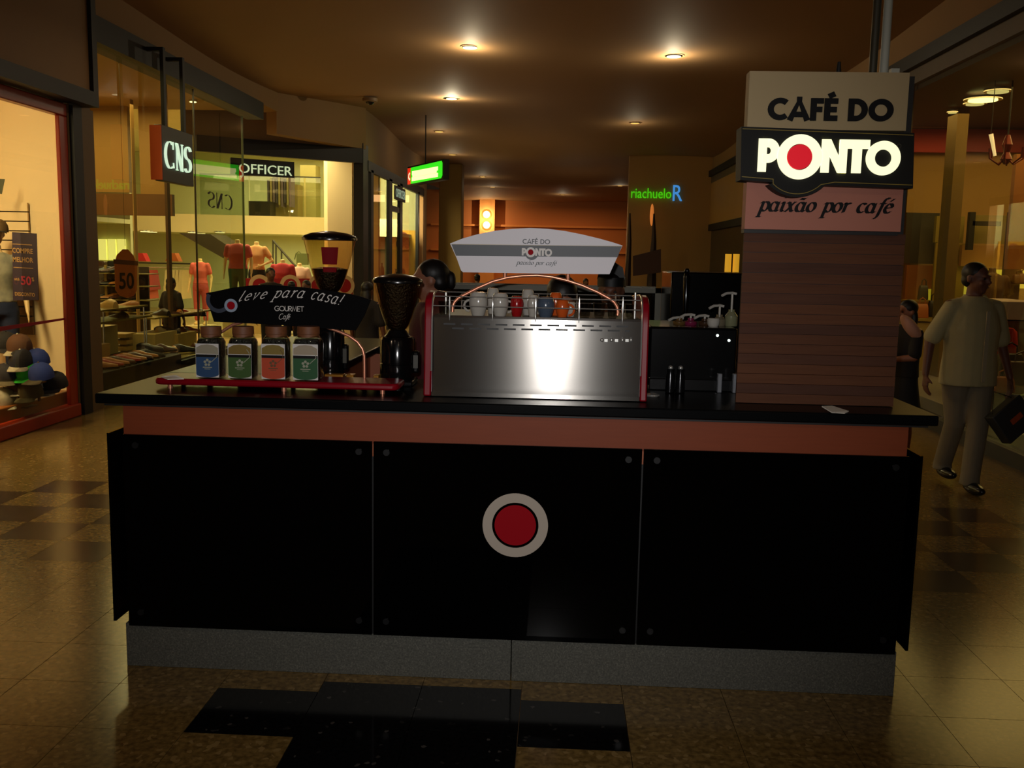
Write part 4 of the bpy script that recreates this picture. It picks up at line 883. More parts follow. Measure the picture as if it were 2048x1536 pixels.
for i, px in enumerate((1441, 1472)):
    a = P(px, 803, Y=3.92); solo('milk_carton', MB().cbox((a.x, 3.97, ZT+.04), .018, .03, .08), mat('grey_carton', (110, 112, 118), .4), ('pale grey canister standing left of the pillar foot', 'pale grey canister partly behind the pillar foot')[i], 'canister', 'grey canisters', bevel=.003)
PY = 4.2
def pump(px, py_top, py_bot, mt, label, d=-1, w=.028, spout=.05):
    a = P(px, py_top, Y=PY); zb = ze; t = thing('syrup_pump', label, 'pump bottle', (a.x, PY, zb), 'pump bottles on the black case'); H = a.z-zb
    hb = max(.02, H*.42)
    MB().lathe((a.x, PY, zb), [(w*.9, 0), (w, .005), (w, hb*.7), (w*.5, hb), (w*.5, hb+.01)], 20).build('bottle', mt, t)
    MB().cyl((a.x, PY, zb+hb), (a.x, PY, a.z-.006), .005).build('stem', M['china'], t)
    MB().tube([(a.x+.018, PY, a.z-.008), (a.x, PY, a.z-.004), (a.x+d*spout*.6, PY-.02, a.z-.006), (a.x+d*spout, PY-.03, a.z-.016)], .006, 8).build('spout', M['china'], t)
pump(1465, 584, 650, mat('clear_syrup', (120, 120, 90), .2), 'tallest white pump bottle next to the wooden pillar')
pump(1440, 609, 650, mat('pale_syrup', (110, 100, 80), .2), 'white pump bottle second from the wooden pillar')
pump(1410, 629, 650, mat('syrup_dark', (60, 40, 26), .2), 'short pump bottle third from the wooden pillar')
pump(1382, 627, 650, mat('syrup_pink', (110, 30, 60), .2), 'short pump bottle with pink syrup')
pump(1359, 633, 650, mat('syrup_tan', (90, 66, 34), .2), 'shortest pump bottle, farthest from the pillar')
a = P(1427, 640, Y=PY-.06); solo('sugar_bowl', MB().lathe((a.x, PY-.06, ze), [(.02, 0), (.026, .01), (.028, .028), (.024, .036)], 20), M['china'], 'small white bowl among the pump bottles', 'bowl')
# tall black cabinet farther back, with a chrome rod added for its upright highlight
c0, c1 = P(1342, 600, Y=5.2), P(1470, 600, Y=5.2); zc1 = P(1400, 545, Y=5.2).z
cb_ = thing('tall_cabinet', 'tall black cabinet at the back of the kiosk behind the pump bottles', 'cabinet', ((c0.x+c1.x)/2, 5.3, ZT))
MB().box(c0.x, c1.x+.1, 5.22, 5.7, ZT, zc1).build('body', mat('cabinet_black', (4, 4, 4), .15, spec=.25), cb_, bevel=.008)
a = P(1377, 548, Y=5.1); zl = P(1377, 640, Y=5.1).z; MB().lathe((a.x, 5.16, zl), [(.012, 0), (.014, .02), (.02, a.z-zl-.02), (.014, a.z-zl)], 16).build('highlight_rod', mat('chrome_black', (60, 62, 64), .12, metal=1), cb_)  # slim rod added to carry the upright highlight
MB().ball((a.x, 5.16, a.z+.015), .015).build('highlight_rod_knob', M['black_plastic'], cb_)
# glazed display case on the rear counter
rc = MB().box(KL+.6, KR-.6, KB-.5, KB+.05, ZB+.006, ZT); solo('rear_worktop', rc, M['black_stone'], 'black rear worktop across the back of the kiosk behind the staff', 'counter')
dx0, dx1 = P(866, 600, Y=5.75).x, P(1322, 600, Y=5.75).x; dz = P(1290, 576, Y=5.75).z
dc = thing('display_case', 'low glazed display case with a grey frame along the back of the kiosk', 'display case', ((dx0+dx1)/2, 5.85, ZT))
for a, b_ in ((dx0, dx0+.035), (dx1-.035, dx1)): MB().box(a, b_, 5.75, 5.79, ZT, dz).build('frame_upright', M['grey_metal'], dc)
MB().box(dx0, dx1, 5.75, 5.79, dz-.03, dz).box(dx0, dx1, 6.06, 6.1, dz-.03, dz).build('frame_rail', M['grey_metal'], dc)
MB().box(dx0, dx1, 5.79, 6.06, dz-.02, dz-.012).build('top_pane', M['glass_plain'], dc)
MB().box(dx0+.035, dx1-.035, 5.765, 5.772, ZT+.02, dz-.03).build('front_pane', glass_mat('smoky_pane', (190, 185, 165), trans=.8), dc)
MB().box(dx0+.035, dx1-.035, 6.04, 6.06, ZT, dz-.03).build('back_panel', mat('case_back', (84, 80, 70), .5), dc)
# ================================================================== SHOPS
# ---- kinds built once, then copied
def make_shoe(mt, sole):
    t = thing('shoe', 'shoe', 'shoe', (0, 0, 0))
    L = 14
    def sec(u, top):
        w = .028+.018*math.sin(math.pi*min(1, u*1.1))-.010*(u > .9); h = top; x = -.13+.26*u
        return [(x, w*math.cos(a), max(0.008, .012+h*max(0, math.sin(a)))) for a in [2*math.pi*i/12 for i in range(12)]]
    tops = [.055, .07, .075, .072, .062, .05, .042, .036, .03, .022]
    MB().rings([sec(i/9, tops[i]) for i in range(10)]).build('upper', mt, t, smooth=60)
    MB().rings([[(-.135+.275*u, (.033+.014*math.sin(math.pi*min(1, u*1.1)))*c, z) for c, z in ((-1, 0), (1, 0), (1, .016), (-1, .016))] for u in [i/8 for i in range(9)]]).build('sole', sole, t, smooth=0)
    return t
shoe_m = {n: mat('leather_'+n, c, .35) for n, c in dict(brown=(70, 34, 16), black=(16, 14, 12), tan=(170, 110, 50), cream=(200, 170, 110), red=(150, 40, 20), white=(220, 205, 170)).items()}
P0 = make_shoe(shoe_m['brown'], M['black_plastic'])
shoe_protos = {}
first_shoe = [True]
def put_shoe(loc, rz, colour, label, group, sc=1.0, tilt=0):
    if first_shoe[0]: first_shoe[0] = False; o = P0
    else: o = dup(P0)
    for ch in o.children:
        if ch.name.startswith('upper'):
            if ch.data.materials[0] != shoe_m[colour]:
                key = 'upper_'+colour
                if key not in shoe_protos: me = ch.data.copy(); me.materials[0] = shoe_m[colour]; shoe_protos[key] = me
                ch.data = shoe_protos[key]
    o.location = loc; o.rotation_euler = (0, tilt, rz); o.scale = (sc,)*3; o['label'] = label; o['group'] = group
    return o
def cap_hat(loc, rz, mt, brim, label, group='caps in the shop window', tilt=0, sc=1.0):
    t = thing('cap', label, 'cap', (0, 0, 0), group)
    MB().lathe((0, 0, 0), [(.088, 0), (.09, .03), (.084, .065), (.066, .098), (.035, .118), (.004, .124)], 24).build('crown', mt, t, smooth=60)
    rg = [[(.075*math.sin(a)*1.0, -.06*math.cos(a)-.02-ex*math.cos(a*.8)*1.0, .006+dz-.018*(math.sin(a)**2)*(ex/.085)) for a in [R(-75+15*i) for i in range(11)]] for ex, dz in ((0, .006), (.085, .0), (.085, -.004), (0, .002))]
    MB().rings(rg, cap=False, closed=False).build('brim', brim, t, smooth=60)
    MB().ball((0, 0, .124), .008).build('button', brim, t)
    t.location = loc; t.rotation_euler = (tilt, 0, rz); t.scale = (sc,)*3; return t
def torso(loc, label, shirt, sleeve='short', pose=None, h=1.0, rz=0, lower=None, female=True, group='headless mannequins in the clothes shop', stand=.0):
    """headless shop mannequin; loc = floor point of its feet; neck top at 1.5 m * h"""
    t = thing('mannequin', label, 'mannequin', (0, 0, 0), group); b = MB()
    w = 1 if female else 1.15; cr = .12 if female else .11
    oval(b, [(.80, 0, 0, .15*w, .11), (.92, 0, 0, .165*w, .12), (1.05, 0, 0, .12*w, .09), (1.22, 0, -.01, .145*w, cr), (1.34, 0, 0, .155*w, .09), (1.40, 0, 0, .10, .07), (1.43, 0, 0, .05, .05), (1.50, 0, 0, .047, .047)])
    for sx in (-1, 1): limb(b, [(sx*.09, 0, .85, .085), (sx*.10, 0, .48, .055), (sx*.10, .01, .08, .04)]); b.ball((sx*.10, -.05, .04), .04, .11, .04)
    pose = pose or [((-.24, .03, 1.08), (-.25, -.06, .84)), ((.24, .03, 1.08), (.25, -.06, .84))]
    for k, (el, wr) in enumerate(pose):
        sx = -1 if k == 0 else 1; limb(b, [(sx*.165*w, 0, 1.35, .05), tuple(el)+(.036,), tuple(wr)+(.024,)]); d = (Vector(wr)-Vector(el)).normalized()
        hand(b, wr, d, (-sx, 0, 0), .95, .3, thumb_side=-sx)
    fused(b, 'body', M['mannequin'], t, .018, 3)
    s = MB(); oval(s, [(.93, 0, 0, .175*w, .13), (1.05, 0, 0, .145*w, .11), (1.22, 0, -.01, .162*w, cr+.015), (1.34, 0, 0, .172*w, .105), (1.40, 0, 0, .12*w, .085), (1.425, 0, 0, .07, .065)])
    for k, (el, wr) in enumerate(pose):
        sx = -1 if k == 0 else 1; sh = Vector((sx*.165*w, 0, 1.35)); e_ = Vector(el)
        limb(s, [tuple(sh)+(.064,), tuple(sh+(e_-sh)*.6)+(.06,)])
        if sleeve == 'long': limb(s, [tuple(sh)+(.062,), tuple(e_)+(.05,), tuple(e_+(Vector(wr)-e_)*.85)+(.036,)])
    fused(s, 'shirt', shirt, t, .018, 4)
    if lower:
        p = MB(); oval(p, [(.80, 0, 0, .165*w, .12), (.92, 0, 0, .172*w, .125), (.98, 0, 0, .15*w, .11)])
        for sx in (-1, 1): limb(p, [(sx*.09, 0, .85, .095), (sx*.10, 0, .48, .07), (sx*.10, .01, .14, .06)])
        fused(p, 'trousers', lower, t, .018, 3)
    MB().box(-.2, .2, -.2, .2, -.005-stand, .005).build('stand', M['white_wall'], t)
    t.location = loc; t.rotation_euler.z = rz; t.scale = (h,)*3; return t
def downlight(px, py, Z, label, group, es=6, r=.07, col=(255, 230, 160)):
    a = P(px, py, Z=Z); t = thing('downlight', label, 'ceiling light', tuple(a), group)
    MB().lathe(tuple(a), [(r*1.25, -.012), (r*1.25, .02), (r, .02), (r, -.012)], 20).build('rim', M['chrome'], t)
    MB().lathe(tuple(a), [(.01, -.022), (r*.96, -.022), (r*.96, -.012), (.01, -.012)], 20).build('lamp_lens', mat('lens_lit', col, .4, emit=col, es=es), t)

# ---------------------------------------------------------------- A. cap shop window, far left
wx = XL; ya, yb = 2.5, yJ; zbn = P(137, 781, X=wx-.06).z
win = struct('window_4', MB().box(wx-.012, wx-.002, ya, yb-.09, .14, 2.90), M['glass'], smooth=0)
fr = thing('shop_window_frame', 'orange red painted frame of the cap shop window', 'window frame', (wx, 7.8, 0))
MB().box(wx-.06, wx+.03, ya, yb, 2.90, 3.02).build('top_rail', M['orange_frame'], fr, bevel=.01)
MB().box(wx-.012, wx+.03, yJ0, yb, .12, 2.90).build('jamb', M['orange_frame'], fr, bevel=.01)
MB().box(wx-.06, wx+.06, ya, yb, 0, .13).build('sill_rail', M['orange_frame'], fr, bevel=.015)
struct('wall_shop_divider', MB().box(-8.0, XL-.1, yb+.02, yb+.1, 0, 3.2), M['cream_wall'])
sw = struct('wall_window_back', MB().box(-6.02, -5.95, 2.5, yb+.02, 0, 3.2), M['cream_wall'])
struct('ceiling_1', MB().box(-6.0, XL-.1, 2.5, yb+.02, 3.08, 3.15), M['cream_wall'])
# the window band and the display bench
b = MB().quadp([P(-60, 662, X=wx+.004), P(131, 635.5, X=wx+.004), P(131, 639.5, X=wx+.004), P(-60, 673, X=wx+.004)], (-.003, 0, 0))
solo('window_band', b, mat('crimson_band', (150, 10, 40), .5), 'crimson stripe running across the cap shop window', 'window sticker', smooth=0)
bench = solo('display_bench', MB().box(-5.94, wx-.06, 3, yb, .014, zbn), mat('orange_bench', (150, 84, 30), .45), 'orange brown display bench under the caps', 'display bench', bevel=.01)
# slatted rack with the caps
for i in range(9): pass
xs_ = P(56, 450, Y=yb-.03).x; rk = thing('slat_panel', 'cream slatted display panel at the left edge of the cap shop window', 'display panel', (-5.6, yb, .5))
for i in range(14):
    z = P(30, 404, Y=yb-.03).z-.092*i
    c = M['cream_wall'] if i < 9 else mat('brown_slat', (96, 66, 34), .6)
    MB().box(-5.93, xs_, yb-.03, yb-.005, z-.086, z-.006).build('slat', c, rk, smooth=0)
MB().box(-5.94, xs_-.01, yb-.005, yb+.015, P(30, 404, Y=yb).z-1.29, P(30, 404, Y=yb).z-.01).build('backing', M['black'], rk)
# sale poster hanging in the window
q_ = [P(24, 464, Y=8.3), P(73, 467, Y=8.3), P(77, 600, Y=8.3), P(26, 601, Y=8.3)]
ps = thing('sale_poster', 'dark purple sale poster reading compre melhor in the cap shop window', 'poster', tuple(q_[0]))
MB().quadp(q_, (0, .006, 0)).build('sheet', mat('poster_purple', (34, 16, 36), .5), ps, smooth=0)
uu = (q_[1]-q_[0]); Wp = uu.length; uu.normalize(); vv = Vector((0, 0, 1)); nv = Vector((0, -1, 0)); ub = (q_[2]-q_[3]).normalized()
po = q_[3]; Hp = q_[0].z-q_[3].z
def pput(x, y): return plane_put(po+uu*Wp*x+vv*Hp*y+nv*.002, uu, vv, nv)
gold_t = mat('dull_gold_print', (150, 112, 60), .6)
for txt, x, y, w_, h_, m_ in (('COMPRE', .08, .70, .84, .075, gold_t), ('MELHOR', .08, .57, .84, .075, gold_t), ('50', .38, .24, .42, .13, mat('crimson_print', (150, 20, 46), .6)), ('até', .10, .30, .22, .04, gold_t), ('DESCONTO', .10, .075, .82, .055, gold_t), ('%', .82, .30, .10, .06, gold_t)):
    font_text(txt, pput(x, y), Wp*w_, Hp*h_, ps, 'lettering', m_, t=.001, bold=.02)
for y in (.83, .49): b = MB(); ribbon(b, [(0, 0), (Wp*.8, 0)], pput(.1, y), w=.006, t=.001); b.build('rule', gold_t, ps, smooth=0)
# small paper tag at the left frame edge
solo('small_notice', MB().quadp([P(-14, 357, X=-5.2), P(10, 358, X=-5.2), P(4, 388, X=-5.2), P(-18, 386, X=-5.2)], (-.004, 0, 0)), mat('notice_grey', (150, 170, 150), .5), 'small pale green notice at the left edge of the cap shop window', 'notice', smooth=0)
# capped mannequin cut by the frame edge
mn = torso((P(-8, 500, Y=8.72).x, 8.72, zbn+.005), 'mannequin in a pale printed T-shirt at the left edge of the cap shop window', cloth('pale_print_tee', (170, 160, 130), col2=(70, 80, 80)), 'short', lower=cloth('navy_shorts', (20, 30, 60)), group='shop window mannequins', rz=R(35), h=P(0, 490, Y=8.72).z/1.5-zbn/1.5)
hm = MB(); T = head_forms(hm, (0, -.01, 1.60)); ho = fused(hm, 'head', M['skin'], mn, .014, 3)
cc = P(-4, 462, Y=8.7); cap_hat((cc.x, cc.y, cc.z-.01), R(30), cloth('brown_check_cap', (90, 66, 30)), cloth('dark_brown_cap', (40, 30, 20)), 'brown checked cap worn by the mannequin at the window edge')
capm = {n: cloth('cap_'+n, c, **kw) for n, c, kw in (('black', (22, 18, 20), {}), ('brown', (84, 50, 28), {}), ('blue', (40, 60, 130), {}), ('green', (40, 170, 40), {}), ('camo', (86, 74, 34), dict(col2=(30, 28, 14))), ('white', (200, 188, 160), dict(col2=(90, 80, 60))), ('dark', (36, 28, 20), {}), ('grey', (96, 84, 60), {}))}
caps_ = [(10, 678, 'black', 'black', 'black cap at the top left of the cap pile', 110), (40, 683, 'brown', 'white', 'brown cap with a pale brim right of the topmost black cap', 60),
         (44, 714, 'black', 'white', 'black cap with a pale patterned brim above the green cap', 70), (76, 712, 'blue', 'white', 'white and blue cap at the right side of the pile', 40),
         (58, 736, 'green', 'green', 'bright green cap in the middle of the pile', 70), (12, 742, 'dark', 'grey', 'grey brown cap left of the green cap', 100),
         (40, 762, 'brown', 'white', 'brown cap with a light brim below the green cap', 80), (62, 775, 'camo', 'camo', 'camouflage cap under the green cap', 60),
         (6, 790, 'white', 'white', 'large pale newsprint patterned cap at the lower left', 110), (94, 763, 'white', 'white', 'pale cap lying on the bench at the right of the pile', 80),
         (112, 757, 'black', 'black', 'black cap farthest right on the bench', 60), (84, 740, 'blue', 'grey', 'grey blue cap half hidden behind the green cap', 40)]
for i, (px, py, m1, m2, lb, rz) in enumerate(caps_):
    a = P(px, py+10, Y=8.42-.05*(i % 3)+(.22 if px > 90 else 0)-(py-680)*.001); cap_hat((a.x, a.y, max(zbn+.003, a.z-.03)), R(rz-65), capm[m1], capm[m2], lb, tilt=R(12), sc=1.2)
# stepped rack carrying the caps
rb = thing('cap_rack', 'brown stepped rack under the caps in the window', 'rack', (-5.1, 8.4, zbn))
for (px, py, yy) in ((10, 700, 8.46), (44, 702, 8.44), (50, 738, 8.42), (76, 732, 8.42), (62, 756, 8.40), (20, 762, 8.40), (50, 782, 8.38)):
    a = P(px, py+14, Y=yy); MB().cbox((a.x, a.y-.02, a.z-.075), .17, .17, .012).build('tray', M['ochre_dark'], rb)
    if a.z-.09 > zbn: MB().cyl((a.x, a.y, zbn), (a.x, a.y, a.z-.08), .012).build('post', M['ochre_dark'], rb)

# ---------------------------------------------------------------- B. shoe shop (CNS)
yg0, yg1 = yP2, P(490, 500, X=XL).y
ymid = P(392, 400, X=XL).y
g1 = struct('window_5', MB().box(XL-.012, XL, yg0, ymid-.01, 0.04, 3.80), M['glass'], smooth=0)
g2 = struct('window_6', MB().box(XL-.012, XL, ymid+.01, yg1, 0.04, 3.66), M['glass'], smooth=0)
struct('trim_9', MB().box(XL-.016, XL+.003, ymid-.009, ymid+.009, .04, 3.75), mat('dark_joint', (60, 46, 20), .4))
struct('trim_10', MB().box(XL-.03, XL+.0, yg1, yg1+.012, .04, 3.66), mat('glass_edge', (90, 110, 70), .3))
struct('ceiling_2', MB().box(-9.6, XL-.06, yP2-.3, 15.6, 3.92, 3.98), M['ochre_wall'])
struct('wall_left_shoe_shop', MB().box(-9.7, -9.6, 9.46, 16.4, 0, 4), M['ochre_wall'])
# end wall of the shoe shop: high panels, open underneath towards the lit shelves
YE = 15.3
def pan(n, pa, pb, y=YE, mt='ochre_wall', d=.1):
    a, b_ = P(*pa, Y=y), P(*pb, Y=y); return struct(n, MB().box(min(a.x, b_.x), max(a.x, b_.x), y, y+d, min(a.z, b_.z), max(a.z, b_.z)), M[mt] if isinstance(mt, str) else mt)
pan('wall_shoe_shop_end', (150, 60), (259, 385)); pan('wall_shoe_shop_end_middle', (274, 155), (330, 400))
pan('wall_shoe_shop_pier', (256, 60), (276, 720), y=14.6, mt='ochre_wall'); pan('wall_shoe_shop_column', (322, 130), (342, 660), y=13.2, mt='ochre_dark')
pan('wall_shoe_shop_beam', (180, 386), (345, 432), y=15.25, mt=mat('brown_beam', (120, 82, 40), .6))
area('cove_light', tuple(P(225, 135, Y=YE-.25)), 1.0, 9, (1, .82, .35), rot=(R(-20), 0, 0), sy=.06)
area('cove_light', tuple(P(300, 170, Y=YE-.25)), .5, 7, (1, .82, .35), rot=(R(-20), 0, 0), sy=.06)
def lit(name, pa, pb, y, label, col=(250, 240, 130), es=1.0):
    a, b_ = P(*pa, Y=y), P(*pb, Y=y); return solo(name, MB().box(min(a.x, b_.x), max(a.x, b_.x), y, y+.05, min(a.z, b_.z), max(a.z, b_.z)), mat('lit_panel', col, .5, emit=col, es=es), label, 'light', smooth=0)
lit('cove_lamp', (238, 143), (258, 152), YE-.15, 'glowing cove lamp at the top of the left wall panel in the shoe shop', es=1.6)
lit('cove_lamp', (277, 165), (315, 180), YE-.15, 'glowing cove lamp on top of the narrower wall panel in the shoe shop', es=1.8)
for (px, py, lb) in ((197, 66, 'small downlight at the very left corner of the shoe shop ceiling'), (228, 89, 'round downlight second from the left in the shoe shop ceiling'), (291, 118, 'left one of the paired downlights over the shoe shop'), (301, 122, 'right one of the paired downlights over the shoe shop'),
                     (383, 170, 'left one of the paired downlights between the sign rods'), (395, 174, 'right one of the paired downlights next to the glass joint'), (386, 202, 'small downlight above the CNS sign'), (421, 188, 'downlight seen through the second pane of the shoe shop')):
    downlight(px, py, 3.9, lb, 'downlights of the shoe shop', es=3.5 if px != 228 else .9, r=.05 if px != 228 else .09)
# back lit niches with bags (yellow green)
YR = 17.4
struct('wall_shoe_shop_rear', MB().box(-12, P(262, 500, Y=YR).x, YR, YR+.1, 0, 2.9), M['pale_wall'])
struct('ceiling_3', MB().box(-12, P(262, 500, Y=YR).x, 15.4, YR, 2.12, 2.2), M['pale_wall'])
for i in range(3):
    lit('lit_niche', (196+i*19, 478), (213+i*19, 520), YR-.08, 'glowing yellow green niche in the shoe shop, %s of three' % ('leftmost', 'middle one', 'rightmost')[i], es=.9)
for i, (px, w) in enumerate(((202, 20), (228, 22))):
    a = P(px, 531, Y=16.9); solo('handbag', MB().cbox((a.x, 16.9, a.z), w*.0088, .15, .16), shoe_m['black'] if i else shoe_m['brown'], ('dark brown bag on the shelf under the leftmost niche', 'black bag on the shelf under the middle niche')[i], 'bag', 'bags under the niches', bevel=.02)
a = P(202, 531, Y=16.9); c = P(240, 531, Y=16.9); solo('bag_cabinet', MB().box(a.x-.2, c.x, 16.75, 17.1, .014, a.z-.082), mat('cabinet_olive', (96, 80, 40), .6), 'olive cabinet under the two dark bags below the glowing niches', 'cabinet')
b = thing('wall_shelves', 'tall open shelving of shoes in the shoe shop behind the window', 'shelving', tuple(P(225, 640, Y=15.2)))
for py in (545, 570, 598, 622): a, c = P(185, py, Y=15.0), P(300, py, Y=15.0); MB().box(a.x, c.x, 15.0, 15.35, a.z-.015, a.z).build('shelf_board', mat('glass_shelf', (140, 130, 80), .3), b)
for px in (210, 252): a, c = P(px, 530, Y=15.1), P(px, 640, Y=15.1); MB().box(a.x-.02, a.x+.02, 15.1, 15.14, c.z, a.z).build('upright', mat('shelf_upright', (150, 130, 70), .4), b)
MB().box(P(185, 600, Y=15.4).x, P(300, 600, Y=15.4).x, 15.36, 15.4, 0, P(200, 532, Y=15.4).z).build('back', mat('shelf_back', (56, 40, 20), .6), b)
n = 0
order = ('leftmost', 'second from the left', 'third from the left', 'fourth from the left', 'fifth from the left', 'rightmost')
for ri, py in enumerate((545, 570, 598, 622)):
    for ci in range(5):
        px = 204+ci*15; a = P(px, py, Y=15.1)
        put_shoe((a.x, 15.12, a.z), R(200+20*ci), ('black', 'brown', 'black', 'tan', 'brown')[(ci+ri) % 5], 'small shoe on the %s board of the far shelving, %s' % (('top', 'second', 'third', 'lowest')[ri], order[ci]), 'shoes on the far shelving', 1.15); n += 1
# platform, front boxes and display shoes along the window
yp0, yp1 = yP2+.05, 13.9
dk_ = mat('platform_black', (4, 4, 4), .6, spec=.1)
solo('display_platform', MB().box(-6.3, XL-.05, yp0, 11.95, .014, .34), dk_, 'long low black display platform inside the shoe shop window', 'platform', bevel=.01)
MB().box(-6.3, XL-.05, 11.96, yp1, .014, .24).build('lower_base', dk_, bpy.data.objects['display_platform'])
solo('display_deck', MB().box(-6.3, XL-.12, 11.97, 13.9, .242, .262), mat('glass_top', (150, 136, 76), .2), 'pale glass topped deck at the far end of the black platform', 'platform', bevel=.004)
def blk(pa, pb, x, dpt, label, name='display_block', c=(200, 178, 112), zb=None):
    a, b_ = P(*pa, X=x), P(*pb, X=x); y0, y1 = sorted((a.y, b_.y)); z1, z0 = max(a.z, b_.z), zb if zb is not None else min(a.z, b_.z)
    return solo(name, MB().box(x-dpt, x, y0, y1, z0, z1), mat('block_cream', c, .5), label, 'display block', 'display blocks in the shoe shop', smooth=0)
blk((199, 655), (236, 681), -5.6, .4, 'cream display block high at the left of the shoe window', zb=.342)
blk((199, 690), (221, 727), -5.2, .35, 'cream display block standing low at the far left of the shoe window', zb=.342, c=(190, 150, 84))
blk((310, 669), (355, 705), -5.3, .35, 'wide cream display block in the middle of the shoe window', zb=.263)
blk((356, 669), (394, 703), -5.25, .35, 'second wide cream display block right of the first', zb=.263, c=(190, 160, 84))
blk((284, 670), (309, 700), -5.5, .3, 'olive display block behind the wide cream ones', zb=.263, c=(140, 132, 80))
for i in range(4):
    a = P(236+(i % 2)*2, 668+i*13, X=-5.7); c = P(258, 668+i*13, X=-5.7)
    solo('step_board', MB().box(-6.0, -5.6, a.y, c.y, a.z-.05, a.z), mat('step_cream', (170, 140, 80), .5), ('top', 'second', 'third', 'lowest')[i]+' pale board of the step rack in the shoe window', 'shelf board', 'step boards', smooth=0)
# glass shelves on rods
def gshelf(pa, pb, xa, xb, c, label, rods):
    a, b_ = P(*pa, X=xb), P(*pb, X=xb); t = thing('glass_shelf', label, 'shelf', ((xa+xb)/2, (a.y+b_.y)/2, a.z-.02), 'glass shelves in the shoe window')
    MB().box(xa, xb, a.y, b_.y, a.z-.02, a.z).build('board', mat('shelf_edge_glass', c, .2), t, smooth=0)
    for px in rods: y = P(px, 640, X=(xa+xb)/2).y; MB().cyl(((xa+xb)/2, y, .342 if y < 11.9 else .263), ((xa+xb)/2, y, a.z-.02), .010, n=8).build('rod', M['chrome'], t)
    return t
gshelf((310, 636), (424, 634), -5.75, -5.35, (150, 130, 60), 'long glass shelf of dark shoes above the wide cream blocks', (320, 412))
gshelf((199, 621), (296, 618), -5.6, -5.2, (120, 106, 50), 'upper glass shelf carrying the cream sneaker in the shoe window', (207, 288))
gshelf((199, 645), (305, 641), -5.6, -5.2, (120, 106, 50), 'glass shelf with cream sneakers at the left of the shoe window', (206, 292))
def shoes_at(lst, X, group):
    for px, py, col, rz, lb, sc in lst:
        a = P(px, py, X=X); put_shoe((a.x, a.y, max(a.z+.004, .266)), R(rz), col, lb, group, sc)
shoes_at([(212, 619, 'cream', 150, 'large cream sneaker on the left glass shelf of the shoe window', 1.5), (252, 618, 'tan', 200, 'tan shoe to the right of the cream sneaker on the left glass shelf', 1.2), (236, 640, 'black', 160, 'black shoe below the cream sneaker, resting on the glass shelf', 1.2)], -5.45, 'shoes on the left glass shelf')
shoes_at([(322, 633, 'black', 150, 'black shoe at the left end of the long glass shelf', 1.3), (340, 633, 'brown', 30, 'brown shoe second from the left on the long glass shelf', 1.3), (358, 633, 'tan', 120, 'tan shoe in the middle of the long glass shelf', 1.3),
          (376, 633, 'red', 60, 'reddish shoe right of the middle of the long glass shelf', 1.3), (396, 632, 'black', 140, 'black shoe near the right end of the long glass shelf', 1.3)], -5.5, 'shoes on the long glass shelf')
shoes_at([(322, 666, 'cream', 90, 'cream shoe standing on the olive block', 1.1), (334, 668, 'black', 20, 'black shoe at the left of the wide cream block top', 1.3), (358, 668, 'brown', 140, 'brown shoe where the two wide cream blocks meet', 1.3), (384, 667, 'red', 40, 'red brown shoe at the right end of the second wide block', 1.3), (372, 667, 'black', 100, 'black shoe on the second wide block', 1.3)], -5.45, 'shoes on the display blocks')
shoes_at([(300, 702, 'black', 20, 'black shoe lying left of the wide cream blocks on the deck', 1.2), (330, 704, 'brown', 70, 'brown shoe at the front of the left wide block', 1.3), (348, 706, 'tan', 110, 'tan shoe at the front between the wide blocks', 1.2), (368, 704, 'black', 50, 'black shoe at the front of the right wide block', 1.3), (388, 701, 'brown', 120, 'brown shoe at the front right corner of the deck', 1.3)], -5.05, 'shoes on the front deck')
for i in range(9):
    a = P(204+i*12, 731-i*2.6, X=-5.0); put_shoe((a.x, a.y, .343 if a.y < 11.9 else .263), R(35), ('tan', 'red', 'tan', 'brown', 'red', 'tan', 'brown', 'tan', 'black')[i], 'flat sandal %s in the row along the front of the black platform' % ('first', 'second', 'third', 'fourth', 'fifth', 'sixth', 'seventh', 'eighth', 'ninth')[i], 'row of sandals on the black platform', 1.25)
# sale tag hanging in the window
a = P(252, 545, X=-4.95); tg = thing('sale_tag', 'orange price tag with a large 50 hanging in the shoe shop window', 'tag', tuple(a))
u_ = Vector((.55, .83, 0)).normalized() if False else Vector((.70, .71, 0)); nv = Vector((u_.y, -u_.x, 0))
sg_ = .0047
ol = [(-26, -42), (-17, -56), (0, -62), (17, -56), (24, -42), (26, 20), (18, 42), (6, 56), (-6, 56), (-20, 42), (-26, 20)]
b = MB(); b.prism([(x*sg_*1.05, y*sg_) for x, y in ol], a, u_, ZF, nv, .006); b.build('card', mat('tag_orange', (190, 100, 26), .5), tg, smooth=0)
font_text('50', plane_put(a+nv*.008-u_*.085-ZF*.19, u_, ZF, nv), .17, .19, tg, 'lettering', M['ink'], t=.002, bold=.02)
b = MB(); b.prism([(-.14, .10), (.14, .08), (.14, .13), (-.14, .15)], a+nv*.007, u_, ZF, nv, .002); b.build('stripe', mat('tag_brown', (90, 46, 16), .5), tg, smooth=0)
MB().cyl((a.x, a.y, a.z+.3), (a.x, a.y, 3.9), .002, n=6).build('string', M['black'], tg)
